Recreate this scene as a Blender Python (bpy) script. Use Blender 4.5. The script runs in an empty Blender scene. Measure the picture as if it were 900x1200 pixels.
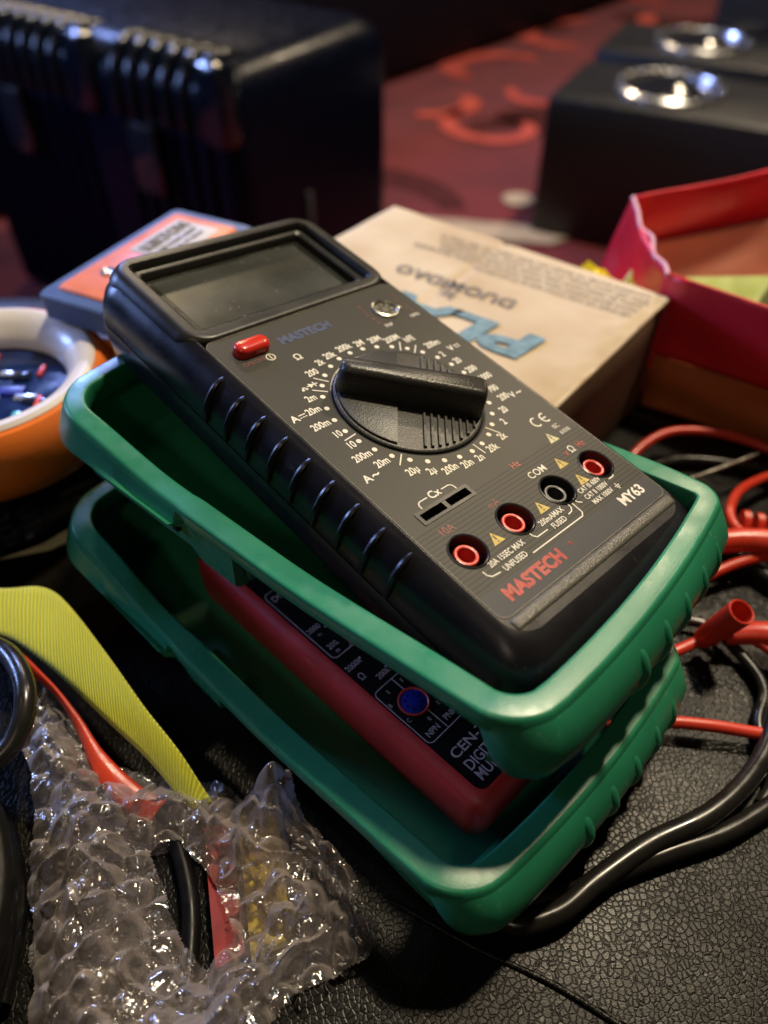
import bpy, bmesh, math, random
from mathutils import Vector, Matrix, noise
random.seed(7)
K = 0.001                      # the scene is modelled in millimetres
ZO = 226.0                     # height of the camera above the leather seat, mm
sc = bpy.context.scene
COL = sc.collection
R = math.radians

# ------------------------------------------------------------------ materials
def nt(m):
    m.use_nodes = True
    return m.node_tree.nodes, m.node_tree.links
def mat(name, col, rough=.5, metal=0., spec=.5, bump=0., bscale=1500., var=0., vscale=60., rvar=.1, rscale=90., coat=0., trans=0., col2=None, sheen=0.):
    m = bpy.data.materials.new(name); N, L = nt(m)
    b = N['Principled BSDF']; tc = N.new('ShaderNodeTexCoord')
    b.inputs['Metallic'].default_value = metal
    b.inputs['Specular IOR Level'].default_value = spec
    b.inputs['Coat Weight'].default_value = coat
    b.inputs['Coat Roughness'].default_value = .08
    b.inputs['Transmission Weight'].default_value = trans
    b.inputs['Sheen Weight'].default_value = sheen
    n1 = N.new('ShaderNodeTexNoise'); n1.inputs['Scale'].default_value = vscale; n1.inputs['Detail'].default_value = 5
    L.new(tc.outputs['Object'], n1.inputs['Vector'])
    mx = N.new('ShaderNodeMix'); mx.data_type = 'RGBA'
    c2 = col2 if col2 else tuple(max(0, c * (1 - var)) for c in col)
    mx.inputs['A'].default_value = (*col, 1); mx.inputs['B'].default_value = (*c2, 1)
    cr = N.new('ShaderNodeMapRange'); cr.inputs[1].default_value = .35; cr.inputs[2].default_value = .65
    L.new(n1.outputs['Fac'], cr.inputs[0]); L.new(cr.outputs[0], mx.inputs['Factor'])
    L.new(mx.outputs['Result'], b.inputs['Base Color'])
    n2 = N.new('ShaderNodeTexNoise'); n2.inputs['Scale'].default_value = rscale; n2.inputs['Detail'].default_value = 6
    L.new(tc.outputs['Object'], n2.inputs['Vector'])
    mr = N.new('ShaderNodeMapRange'); mr.inputs[1].default_value = .3; mr.inputs[2].default_value = .7
    mr.inputs[3].default_value = max(.02, rough - rvar); mr.inputs[4].default_value = min(1, rough + rvar)
    L.new(n2.outputs['Fac'], mr.inputs[0]); L.new(mr.outputs[0], b.inputs['Roughness'])
    if bump:
        n3 = N.new('ShaderNodeTexNoise'); n3.inputs['Scale'].default_value = bscale; n3.inputs['Detail'].default_value = 3
        L.new(tc.outputs['Object'], n3.inputs['Vector'])
        bp = N.new('ShaderNodeBump'); bp.inputs['Strength'].default_value = bump; bp.inputs['Distance'].default_value = .0003
        L.new(n3.outputs['Fac'], bp.inputs['Height']); L.new(bp.outputs['Normal'], b.inputs['Normal'])
    return m

def leather(name, col, cell=420., strength=.75, rough=.42, spec=.5):
    m = bpy.data.materials.new(name); N, L = nt(m); b = N['Principled BSDF']; tc = N.new('ShaderNodeTexCoord')
    b.inputs['Specular IOR Level'].default_value = spec
    wn = N.new('ShaderNodeTexNoise'); wn.inputs['Scale'].default_value = cell * .4; wn.inputs['Detail'].default_value = 2
    L.new(tc.outputs['Object'], wn.inputs['Vector'])
    va = N.new('ShaderNodeVectorMath'); va.operation = 'MULTIPLY_ADD'
    va.inputs[1].default_value = (.0015,) * 3
    L.new(wn.outputs['Color'], va.inputs[0]); L.new(tc.outputs['Object'], va.inputs[2])
    v = N.new('ShaderNodeTexVoronoi'); v.feature = 'DISTANCE_TO_EDGE'; v.inputs['Scale'].default_value = cell
    L.new(va.outputs[0], v.inputs['Vector'])
    mr = N.new('ShaderNodeMapRange'); mr.inputs[1].default_value = 0; mr.inputs[2].default_value = .16; mr.interpolation_type = 'SMOOTHSTEP'
    L.new(v.outputs['Distance'], mr.inputs[0])
    n = N.new('ShaderNodeTexNoise'); n.inputs['Scale'].default_value = 2200; n.inputs['Detail'].default_value = 3
    L.new(tc.outputs['Object'], n.inputs['Vector'])
    ad = N.new('ShaderNodeMath'); ad.operation = 'MULTIPLY_ADD'; ad.inputs[1].default_value = .35
    L.new(n.outputs['Fac'], ad.inputs[0]); L.new(mr.outputs[0], ad.inputs[2])
    n2 = N.new('ShaderNodeTexNoise'); n2.inputs['Scale'].default_value = 22; n2.inputs['Detail'].default_value = 6
    L.new(tc.outputs['Object'], n2.inputs['Vector'])
    ms = N.new('ShaderNodeMapRange'); ms.inputs[1].default_value = .3; ms.inputs[2].default_value = .7; ms.inputs[3].default_value = strength * .55; ms.inputs[4].default_value = strength
    L.new(n2.outputs['Fac'], ms.inputs[0])
    bp = N.new('ShaderNodeBump'); bp.inputs['Distance'].default_value = .0006
    L.new(ms.outputs[0], bp.inputs['Strength']); L.new(ad.outputs[0], bp.inputs['Height']); L.new(bp.outputs['Normal'], b.inputs['Normal'])
    mx = N.new('ShaderNodeMix'); mx.data_type = 'RGBA'
    mx.inputs['A'].default_value = (col[0] * .75, col[1] * .75, col[2] * .75, 1); mx.inputs['B'].default_value = (*col, 1)
    L.new(mr.outputs[0], mx.inputs['Factor']); L.new(mx.outputs['Result'], b.inputs['Base Color'])
    vc = N.new('ShaderNodeTexVoronoi'); vc.inputs['Scale'].default_value = cell; L.new(va.outputs[0], vc.inputs['Vector'])
    cs_ = N.new('ShaderNodeSeparateColor'); L.new(vc.outputs['Color'], cs_.inputs[0])
    av = N.new('ShaderNodeMath'); av.operation = 'MULTIPLY_ADD'; av.inputs[1].default_value = .22; L.new(cs_.outputs[0], av.inputs[0]); L.new(n2.outputs['Fac'], av.inputs[2])
    rr = N.new('ShaderNodeMapRange'); rr.inputs[1].default_value = .3; rr.inputs[2].default_value = 1.1; rr.inputs[3].default_value = rough - .1; rr.inputs[4].default_value = rough + .16
    L.new(av.outputs[0], rr.inputs[0]); L.new(rr.outputs[0], b.inputs['Roughness'])
    return m

def panel_mat():
    """meter face: fine moulded grain, black printed rules over the socket field"""
    m = bpy.data.materials.new('printed_panel'); N, L = nt(m); b = N['Principled BSDF']; tc = N.new('ShaderNodeTexCoord')
    sp = N.new('ShaderNodeSeparateXYZ'); L.new(tc.outputs['Object'], sp.inputs[0])
    def math_(op, a, bb=None):
        q = N.new('ShaderNodeMath'); q.operation = op
        for i, z in enumerate((a, bb)):
            if z is None: continue
            if isinstance(z, (int, float)): q.inputs[i].default_value = z
            else: L.new(z, q.inputs[i])
        return q.outputs[0]
    fr = math_('FRACT', math_('MULTIPLY', sp.outputs['Y'], 1 / .00135))
    line = math_('LESS_THAN', fr, .36)
    band = math_('MULTIPLY', math_('LESS_THAN', sp.outputs['Y'], -.0352), math_('GREATER_THAN', sp.outputs['Y'], -.0604))
    right = math_('GREATER_THAN', math_('ADD', sp.outputs['X'], math_('MULTIPLY', sp.outputs['Y'], 0)), -.0110)
    low = math_('LESS_THAN', sp.outputs['Y'], -.0385)
    reg = math_('MULTIPLY', band, math_('MAXIMUM', right, low))
    lf = math_('MULTIPLY', line, reg)
    foot = math_('LESS_THAN', sp.outputs['Y'], -.0606)
    n = N.new('ShaderNodeTexNoise'); n.inputs['Scale'].default_value = 2600; n.inputs['Detail'].default_value = 2
    L.new(tc.outputs['Object'], n.inputs['Vector'])
    n2 = N.new('ShaderNodeTexNoise'); n2.inputs['Scale'].default_value = 40; n2.inputs['Detail'].default_value = 5
    L.new(tc.outputs['Object'], n2.inputs['Vector'])
    base = N.new('ShaderNodeMix'); base.data_type = 'RGBA'
    base.inputs['A'].default_value = (.028, .027, .021, 1); base.inputs['B'].default_value = (.040, .038, .029, 1); L.new(n2.outputs['Fac'], base.inputs['Factor'])
    m2 = N.new('ShaderNodeMix'); m2.data_type = 'RGBA'; m2.inputs['B'].default_value = (.034, .037, .044, 1)
    L.new(base.outputs['Result'], m2.inputs['A']); L.new(foot, m2.inputs['Factor'])
    m3 = N.new('ShaderNodeMix'); m3.data_type = 'RGBA'; m3.inputs['B'].default_value = (.008, .008, .008, 1)
    L.new(m2.outputs['Result'], m3.inputs['A']); L.new(lf, m3.inputs['Factor']); L.new(m3.outputs['Result'], b.inputs['Base Color'])
    bp = N.new('ShaderNodeBump'); bp.inputs['Strength'].default_value = .35; bp.inputs['Distance'].default_value = .0001
    L.new(n.outputs['Fac'], bp.inputs['Height']); L.new(bp.outputs['Normal'], b.inputs['Normal'])
    b.inputs['Roughness'].default_value = .44; b.inputs['Specular IOR Level'].default_value = .28
    return m

def card_mat():
    m = mat('kraft_cardboard', (.68, .58, .44), .8, spec=.25, bump=.35, bscale=900, col2=(.50, .38, .25), vscale=16, rvar=.08)
    return m

def wrap_mat():
    m = bpy.data.materials.new('clear_bubble_film'); N, L = nt(m)
    N.remove(N['Principled BSDF']); out = N['Material Output']
    tr = N.new('ShaderNodeBsdfTransparent'); tr.inputs['Color'].default_value = (.93, .92, .92, 1)
    gl = N.new('ShaderNodeBsdfGlossy'); gl.inputs['Roughness'].default_value = .10
    gl.inputs['Color'].default_value = (1, .97, .93, 1)
    df = N.new('ShaderNodeBsdfDiffuse'); df.inputs['Color'].default_value = (.75, .66, .62, 1)
    tl = N.new('ShaderNodeBsdfTranslucent'); tl.inputs['Color'].default_value = (.75, .68, .65, 1)
    tc = N.new('ShaderNodeTexCoord')
    n = N.new('ShaderNodeTexNoise'); n.inputs['Scale'].default_value = 260; n.inputs['Detail'].default_value = 3; n.inputs['Distortion'].default_value = 1.0
    L.new(tc.outputs['Object'], n.inputs['Vector'])
    bp = N.new('ShaderNodeBump'); bp.inputs['Strength'].default_value = .28; bp.inputs['Distance'].default_value = .0008
    L.new(n.outputs['Fac'], bp.inputs['Height'])
    for s in (gl, df, tl): L.new(bp.outputs['Normal'], s.inputs['Normal'])
    vo = N.new('ShaderNodeTexVoronoi'); vo.feature = 'DISTANCE_TO_EDGE'; vo.inputs['Scale'].default_value = 210
    va = N.new('ShaderNodeVectorMath'); va.operation = 'MULTIPLY_ADD'; va.inputs[1].default_value = (.006,) * 3
    L.new(n.outputs['Color'], va.inputs[0]); L.new(tc.outputs['Object'], va.inputs[2]); L.new(va.outputs[0], vo.inputs['Vector'])
    b2 = N.new('ShaderNodeBump'); b2.inputs['Strength'].default_value = .32; b2.inputs['Distance'].default_value = .0012
    L.new(vo.outputs['Distance'], b2.inputs['Height']); L.new(bp.outputs['Normal'], b2.inputs['Normal']); bp = b2
    for s in (gl,): L.new(bp.outputs['Normal'], s.inputs['Normal'])
    fc = N.new('ShaderNodeLayerWeight'); fc.inputs['Blend'].default_value = .5
    fm = N.new('ShaderNodeMapRange'); fm.inputs[1].default_value = .15; fm.inputs[2].default_value = .85; fm.inputs[3].default_value = .13; fm.inputs[4].default_value = .75; L.new(fc.outputs['Facing'], fm.inputs[0])
    lw = N.new('ShaderNodeFresnel'); lw.inputs['IOR'].default_value = 1.5; L.new(bp.outputs['Normal'], lw.inputs['Normal'])
    a = N.new('ShaderNodeMixShader'); a.inputs[0].default_value = .5; L.new(df.outputs[0], a.inputs[1]); L.new(tl.outputs[0], a.inputs[2])
    b = N.new('ShaderNodeMixShader'); L.new(fm.outputs[0], b.inputs[0]); L.new(tr.outputs[0], b.inputs[1]); L.new(a.outputs[0], b.inputs[2])
    mr = N.new('ShaderNodeMapRange'); mr.inputs[3].default_value = .10; mr.inputs[4].default_value = .95; L.new(lw.outputs[0], mr.inputs[0])
    c = N.new('ShaderNodeMixShader'); L.new(mr.outputs[0], c.inputs[0]); L.new(b.outputs[0], c.inputs[1]); L.new(gl.outputs[0], c.inputs[2])
    L.new(c.outputs[0], out.inputs['Surface'])
    return m

def weave_mat(name, c1, c2):
    m = bpy.data.materials.new(name); N, L = nt(m); b = N['Principled BSDF']
    uv = N.new('ShaderNodeTexCoord')
    w = N.new('ShaderNodeTexWave'); w.inputs['Scale'].default_value = 2.1; w.bands_direction = 'X'; w.inputs['Distortion'].default_value = .5; w.inputs['Detail'].default_value = 1
    w2 = N.new('ShaderNodeTexWave'); w2.inputs['Scale'].default_value = 5; w2.bands_direction = 'Y'; w2.inputs['Distortion'].default_value = .4
    L.new(uv.outputs['UV'], w.inputs['Vector']); L.new(uv.outputs['UV'], w2.inputs['Vector'])
    mu = N.new('ShaderNodeMath'); mu.operation = 'MULTIPLY_ADD'; mu.inputs[1].default_value = .35
    L.new(w2.outputs['Fac'], mu.inputs[0]); L.new(w.outputs['Fac'], mu.inputs[2])
    mx = N.new('ShaderNodeMix'); mx.data_type = 'RGBA'; mx.inputs['A'].default_value = (*c2, 1); mx.inputs['B'].default_value = (*c1, 1)
    L.new(mu.outputs[0], mx.inputs['Factor']); L.new(mx.outputs['Result'], b.inputs['Base Color'])
    bp = N.new('ShaderNodeBump'); bp.inputs['Strength'].default_value = .9; bp.inputs['Distance'].default_value = .0006
    L.new(mu.outputs[0], bp.inputs['Height']); L.new(bp.outputs['Normal'], b.inputs['Normal'])
    b.inputs['Roughness'].default_value = .6; b.inputs['Sheen Weight'].default_value = .2
    return m

M = {}
M['black'] = mat('black_abs_plastic', (.009, .0085, .011), .31, spec=.42, bump=.10, bscale=2400, rvar=.06)
M['blacksoft'] = mat('bezel_black_plastic', (.020, .019, .017), .36, spec=.4, bump=.1, bscale=2200, rvar=.05)
M['panel'] = panel_mat()
M['dial'] = mat('dial_plastic', (.034, .033, .028), .42, bump=.35, bscale=1900, rvar=.05)
M['knob'] = mat('knob_plastic', (.026, .025, .022), .36, bump=.4, bscale=1500, rvar=.05)
M['glass'] = mat('display_window', (.022, .024, .019), .24, spec=.75, rvar=.07, rscale=60, var=.25, vscale=45)
M['lcd'] = mat('lcd_film', (.028, .031, .025), .30, spec=.8, rvar=.06, rscale=50, var=.2, vscale=70)
M['white'] = mat('cream_print', (.88, .84, .72), .55, var=.15, vscale=500)
M['redp'] = mat('red_print', (.50, .045, .03), .5, var=.3, vscale=700)
M['redfaint'] = mat('worn_red_print', (.26, .05, .04), .5, var=.5, vscale=900)
M['bluep'] = mat('faded_blue_print', (.030, .055, .16), .5, var=.45, vscale=500)
M['yel'] = mat('yellow_print', (.62, .46, .08), .5, var=.2, vscale=600)
M['ink'] = mat('black_print', (.012, .012, .012), .5)
M['redbtn'] = mat('red_button_plastic', (.62, .030, .018), .22, spec=.6, bump=.1, rvar=.05)
M['redring'] = mat('red_socket_plastic', (.62, .05, .035), .28, bump=.15, rvar=.05)
M['blackring'] = mat('grey_black_socket_plastic', (.045, .047, .05), .3, rvar=.05)
M['void'] = mat('dark_recess', (.004, .004, .004), .7, spec=.2)
M['metal'] = mat('worn_nickel', (.55, .52, .44), .32, metal=.9, rvar=.1, var=.4, vscale=300)
M['green'] = mat('green_soft_plastic', (.025, .235, .122), .32, spec=.5, bump=.12, bscale=2000, var=.18, vscale=35, rvar=.09, rscale=120)
def scuff(m, col, scale, thr, amt):
    N, L = m.node_tree.nodes, m.node_tree.links; b = N['Principled BSDF']; src = b.inputs['Base Color'].links[0].from_socket
    tc = N.new('ShaderNodeTexCoord'); mp = N.new('ShaderNodeMapping'); mp.inputs['Rotation'].default_value = (.2, .3, .7); mp.inputs['Scale'].default_value = (1, .16, 1)
    n = N.new('ShaderNodeTexNoise'); n.inputs['Scale'].default_value = scale; n.inputs['Detail'].default_value = 8; n.inputs['Roughness'].default_value = .75
    L.new(tc.outputs['Object'], mp.inputs[0]); L.new(mp.outputs[0], n.inputs['Vector'])
    r = N.new('ShaderNodeMapRange'); r.inputs[1].default_value = thr; r.inputs[2].default_value = thr + .05; r.inputs[4].default_value = amt; L.new(n.outputs['Fac'], r.inputs[0])
    k = N.new('ShaderNodeTexNoise'); k.inputs['Scale'].default_value = 28; k.inputs['Detail'].default_value = 3; L.new(tc.outputs['Object'], k.inputs['Vector'])
    kr = N.new('ShaderNodeMapRange'); kr.inputs[1].default_value = .5; kr.inputs[2].default_value = .62; L.new(k.outputs['Fac'], kr.inputs[0])
    mu = N.new('ShaderNodeMath'); mu.operation = 'MULTIPLY'; L.new(r.outputs[0], mu.inputs[0]); L.new(kr.outputs[0], mu.inputs[1])
    x = N.new('ShaderNodeMix'); x.data_type = 'RGBA'; x.inputs['B'].default_value = (*col, 1); L.new(mu.outputs[0], x.inputs['Factor']); L.new(src, x.inputs['A']); L.new(x.outputs['Result'], b.inputs['Base Color'])
scuff(M['green'], (.22, .42, .28), 700, .58, .3)
scuff(M['black'], (.07, .07, .07), 500, .60, .5)
M['redcase'] = mat('red_case_plastic', (.52, .040, .042), .42, bump=.3, bscale=2000, var=.2, rvar=.07)
M['facebl'] = mat('black_face_sticker', (.006, .006, .007), .35, spec=.4)
M['greyp'] = mat('grey_white_print', (.50, .45, .50), .5, var=.2, vscale=500)
M['bluesock'] = mat('blue_socket_plastic', (.010, .020, .30), .35, rvar=.05)
M['card'] = card_mat()
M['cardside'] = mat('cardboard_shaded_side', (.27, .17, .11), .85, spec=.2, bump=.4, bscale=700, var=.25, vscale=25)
M['cardblue'] = mat('blue_print_on_card', (.19, .33, .41), .75, var=.35, vscale=250)
M['cardgrey'] = mat('grey_print_on_card', (.25, .23, .22), .8, var=.3, vscale=300)
M['orange'] = mat('orange_plastic', (.85, .20, .03), .36, bump=.2, var=.2, vscale=30)
M['salmon'] = mat('salmon_orange_panel', (.88, .23, .08), .42, bump=.2, var=.15)
M['bluegrey'] = mat('blue_grey_rubber', (.075, .13, .30), .5, bump=.4, var=.3)
M['ringwhite'] = mat('white_ring_plastic', (.74, .70, .68), .35, bump=.1, var=.1, coat=.2)
M['darkglass'] = mat('dark_glass', (.010, .016, .035), .07, spec=.8, rvar=.03)
M['pcb'] = mat('navy_circuit_board', (.012, .03, .14), .12, var=.5, vscale=120)
M['silverpart'] = mat('silver_component', (.55, .58, .60), .25, metal=.8)
M['cyanpart'] = mat('cyan_component', (.10, .45, .60), .2)
M['navy'] = mat('navy_glossy_carton', (.012, .015, .045), .28, var=.3, rvar=.06)
M['label'] = mat('white_label', (.62, .60, .60), .5, var=.15)
M['strap'] = weave_mat('yellow_webbing', (.93, .96, .03), (.62, .62, .012))
M['redstrap'] = mat('red_film', (.62, .05, .018), .33, bump=.4, bscale=500, var=.3)
M['cabler'] = mat('red_cable_pvc', (.62, .045, .022), .33, var=.2, rvar=.07)
M['cableb'] = mat('black_cable_pvc', (.013, .012, .011), .27, rvar=.08, rscale=200)
M['cabledark'] = mat('dull_black_rubber', (.005, .005, .005), .36, spec=.18, rvar=.1, rscale=200)
M['redbox'] = mat('red_glossy_card', (.85, .025, .045), .38, var=.25, vscale=18, bump=.3, bscale=120)
M['torn'] = mat('torn_pink_edge', (.78, .42, .50), .6, bump=.6, bscale=500)
M['cardor'] = mat('orange_card', (.52, .13, .03), .55, var=.2, vscale=18)
M['tan'] = mat('salmon_paper', (.85, .38, .27), .7, var=.2, vscale=14, bump=.3, bscale=80)
M['lime'] = mat('lime_paper', (.42, .55, .06), .5, var=.2)
M['yellowbag'] = mat('yellow_film', (.9, .78, .03), .3, bump=1., bscale=160, var=.2)
M['case'] = mat('black_glossy_shell', (.004, .006, .012), .18, spec=.7, bump=.25, bscale=60, rvar=.08)
M['shell'] = mat('black_satin_shell', (.002, .003, .010), .30, spec=.14, bump=.15, bscale=60, rvar=.08)
M['spk'] = mat('black_textured_cabinet', (.012, .012, .014), .42, bump=.5, bscale=300)
M['chrome'] = mat('chrome', (.85, .85, .88), .26, metal=1.)
M['cone'] = mat('black_glossy_cone', (.015, .015, .02), .12, spec=.8)
scuff(M['redcase'], (.70, .22, .2), 420, .6, .4)
M['leather'] = leather('black_grained_leather', (.0046, .0037, .0025), 610., .27, .34, .19)
M['darkleather'] = leather('dark_sofa_leather', (.006, .007, .014), 60, .3, .5, .15)
M['carpet'] = mat('red_carpet', (.17, .016, .018), .95, spec=.1, bump=1., bscale=300, col2=(.11, .012, .014), vscale=5, sheen=.3)
M['carpetpat'] = mat('coral_carpet_figure', (.50, .09, .075), .95, spec=.1, bump=1., bscale=300, var=.3, vscale=20)
M['carpetdark'] = mat('plum_carpet_figure', (.085, .022, .022), .95, spec=.1, bump=1., bscale=300, var=.3, vscale=20)
M['carpetcream'] = mat('cream_carpet_figure', (.50, .40, .30), .95, spec=.1, var=.3, vscale=20)
M['wrap'] = wrap_mat()
M['paper'] = mat('pale_yellow_lit_patch_and_print', (.72, .66, .38), .55, var=.2, vscale=80, bump=.5, bscale=400)  # for one warning triangle and the sliver painted as lit leather
M['floorblack'] = mat('black_rubber', (.006, .006, .006), .6)

# ------------------------------------------------------------------ builders
def W(x, y, z):                # mm, z measured from the camera height -> world metres
    return Vector((x, y, z + ZO)) * K
def link(name, me, m=None, parent=None, smooth=True):
    o = bpy.data.objects.new(name, me); COL.objects.link(o)
    if m is not None and not me.materials: me.materials.append(m)
    if smooth:
        for p in me.polygons: p.use_smooth = True
        me.set_sharp_from_angle(angle=R(38))
    if parent: o.parent = parent
    return o
def thing(name, label, cat, mtx=None, group=None, kind=None):
    o = bpy.data.objects.new(name, None); COL.objects.link(o); o.empty_display_size = .01
    if mtx is not None: o.matrix_world = mtx
    tag(o, label, cat, group, kind); return o
def tag(o, label, cat=None, group=None, kind=None):
    if label: o['label'] = label
    if cat: o['category'] = cat
    if group: o['group'] = group
    if kind: o['kind'] = kind
class MB:
    def __init__(s): s.bm = bmesh.new(); s.uv = None
    def v(s, p): return s.bm.verts.new(Vector(p) * K)
    def f(s, vs):
        try: return s.bm.faces.new(vs)
        except ValueError: return None
    def loft(s, rings, cap0=True, cap1=True, closed=True, wrap=False):
        R_ = [[s.v(p) for p in r] for r in rings]; n = len(R_[0])
        pairs = list(zip(R_, R_[1:])) + ([(R_[-1], R_[0])] if wrap else [])
        for a, b in pairs:
            for i in range(n if closed else n - 1):
                j = (i + 1) % n; s.f([a[i], a[j], b[j], b[i]])
        if cap0 and closed: s.f(list(reversed(R_[0])))
        if cap1 and closed: s.f(R_[-1])
        return R_
    def box(s, x0, x1, y0, y1, z0, z1, bev=0.):
        if bev <= 0:
            s.loft([[(x0, y0, z0), (x1, y0, z0), (x1, y1, z0), (x0, y1, z0)], [(x0, y0, z1), (x1, y0, z1), (x1, y1, z1), (x0, y1, z1)]])
        else:
            L = []
            for d, z in ((bev, z0), (bev * .3, z0 + bev * .3), (0, z0 + bev), (0, z1 - bev), (bev * .3, z1 - bev * .3), (bev, z1)):
                L.append([(x, y, z) for x, y in rrect(x0 + d, x1 - d, y0 + d, y1 - d, max(.05, bev * 1.2 - d * .5), 4)])
            s.loft(L)
    def cyl(s, c, r, z0, z1, n=32, bev=0.):
        L = []
        prof = [(r, z0), (r, z1)] if bev <= 0 else [(r - bev, z0), (r, z0 + bev), (r, z1 - bev), (r - bev * .3, z1 - bev * .3), (r - bev, z1)]
        for rr, z in prof: L.append([(c[0] + rr * math.cos(2 * math.pi * i / n), c[1] + rr * math.sin(2 * math.pi * i / n), z) for i in range(n)])
        s.loft(L)
    def lathe(s, prof, c=(0, 0), n=48, cap=True, sx=1., sy=1.):
        L = [[(c[0] + r * sx * math.cos(2 * math.pi * i / n), c[1] + r * sy * math.sin(2 * math.pi * i / n), z) for i in range(n)] for r, z in prof]
        s.loft(L, cap, cap)
    def tube(s, pts, r, n=12, smooth=6, rad=None, flat=1.):
        P = spline(pts, smooth) if smooth > 1 else [Vector(p) for p in pts]
        up = Vector((0, 0, 1)); rings = []; m = len(P)
        t0 = (P[1] - P[0]).normalized(); a = t0.cross(up)
        if a.length < .1: a = t0.cross(Vector((1, 0, 0)))
        a.normalize()
        for i, p in enumerate(P):
            t = (P[min(i + 1, m - 1)] - P[max(i - 1, 0)]).normalized()
            a = (a - t * a.dot(t)).normalized(); b = t.cross(a)
            rr = r if rad is None else rad(i / (m - 1))
            rings.append([p + (a * math.cos(2 * math.pi * k / n) + b * math.sin(2 * math.pi * k / n) * flat) * rr for k in range(n)])
        s.loft(rings)
    def poly(s, pts, z, h=0.):
        if h == 0: s.f([s.v((x, y, z)) for x, y in pts])
        else: s.loft([[(x, y, z) for x, y in pts], [(x, y, z + h) for x, y in pts]])
    def bar(s, p, q, w, z, h=.06):
        d = Vector((q[0] - p[0], q[1] - p[1])); d.normalize(); n = Vector((-d.y, d.x)) * w / 2
        s.poly([(p[0] - n.x, p[1] - n.y), (q[0] - n.x, q[1] - n.y), (q[0] + n.x, q[1] + n.y), (p[0] + n.x, p[1] + n.y)], z, h)
    def path(s, pts, w, z, h=.06):
        for a, b in zip(pts, pts[1:]): s.bar(a, b, w, z, h)
    def text(s, t, x, y, size, z, h=.05, sx=1., bold=0., ang=0., align='CENTER', shear=0., space=1.):
        cu = bpy.data.curves.new('t', 'FONT'); cu.body = t; cu.size = size; cu.align_x = align; cu.align_y = 'CENTER'
        cu.extrude = h / 2; cu.offset = bold; cu.shear = shear; cu.resolution_u = 3; cu.space_character = space
        o = bpy.data.objects.new('t', cu); COL.objects.link(o)
        dg = bpy.context.evaluated_depsgraph_get(); me = bpy.data.meshes.new_from_object(o.evaluated_get(dg))
        bpy.data.objects.remove(o); bpy.data.curves.remove(cu)
        mt = Matrix.Scale(K, 4) @ Matrix.Translation((x, y, z + h / 2)) @ Matrix.Rotation(R(ang), 4, 'Z') @ Matrix.Diagonal((sx, 1, 1, 1))
        me.transform(mt); s.bm.from_mesh(me); bpy.data.meshes.remove(me)
    def holes(s, outer, inners, z, flip=False):
        """flat sheet with holes at height z"""
        es = []
        for loop in [outer] + inners:
            vs = [s.v((x, y, z)) for x, y in loop]
            es += [s.bm.edges.new((vs[i], vs[(i + 1) % len(vs)])) for i in range(len(vs))]
        g = bmesh.ops.triangle_fill(s.bm, use_beauty=True, use_dissolve=False, edges=es, normal=(0, 0, 1))
        return g
    def build(s, name, m, parent=None, smooth=True, fix=True, weld=False):
        if weld: bmesh.ops.remove_doubles(s.bm, verts=s.bm.verts, dist=1e-6)
        if fix: bmesh.ops.recalc_face_normals(s.bm, faces=s.bm.faces)
        me = bpy.data.meshes.new(name); s.bm.to_mesh(me); s.bm.free()
        return link(name, me, m, parent, smooth)
def rrect(x0, x1, y0, y1, r, n=8):
    P = []
    for cx, cy, a0 in ((x1 - r, y0 + r, -90), (x1 - r, y1 - r, 0), (x0 + r, y1 - r, 90), (x0 + r, y0 + r, 180)):
        for k in range(n + 1):
            a = R(a0 + 90 * k / n); P.append((cx + r * math.cos(a), cy + r * math.sin(a)))
    return P
def circle(cx, cy, r, n=32): return [(cx + r * math.cos(2 * math.pi * i / n), cy + r * math.sin(2 * math.pi * i / n)) for i in range(n)]
def spline(pts, k=6):
    P = [Vector(p) for p in pts]; P = [P[0] * 2 - P[1]] + P + [P[-1] * 2 - P[-2]]; out = []
    for i in range(1, len(P) - 2):
        for j in range(k):
            t = j / k; a, b, c, d = P[i - 1:i + 3]
            out.append(.5 * ((2 * b) + (c - a) * t + (2 * a - 5 * b + 4 * c - d) * t * t + (3 * b - a - 3 * c + d) * t ** 3))
    out.append(P[-2]); return out
def ss(a, b, x):
    t = max(0., min(1., (x - a) / (b - a))); return t * t * (3 - 2 * t)
def frame(o, ax, ay, az=None):
    ax = Vector(ax).normalized(); ay = Vector(ay); ay = (ay - ax * ax.dot(ay)).normalized(); az = ax.cross(ay)
    m = Matrix((ax, ay, az)).transposed().to_4x4(); m.translation = W(*o); return m

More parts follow.
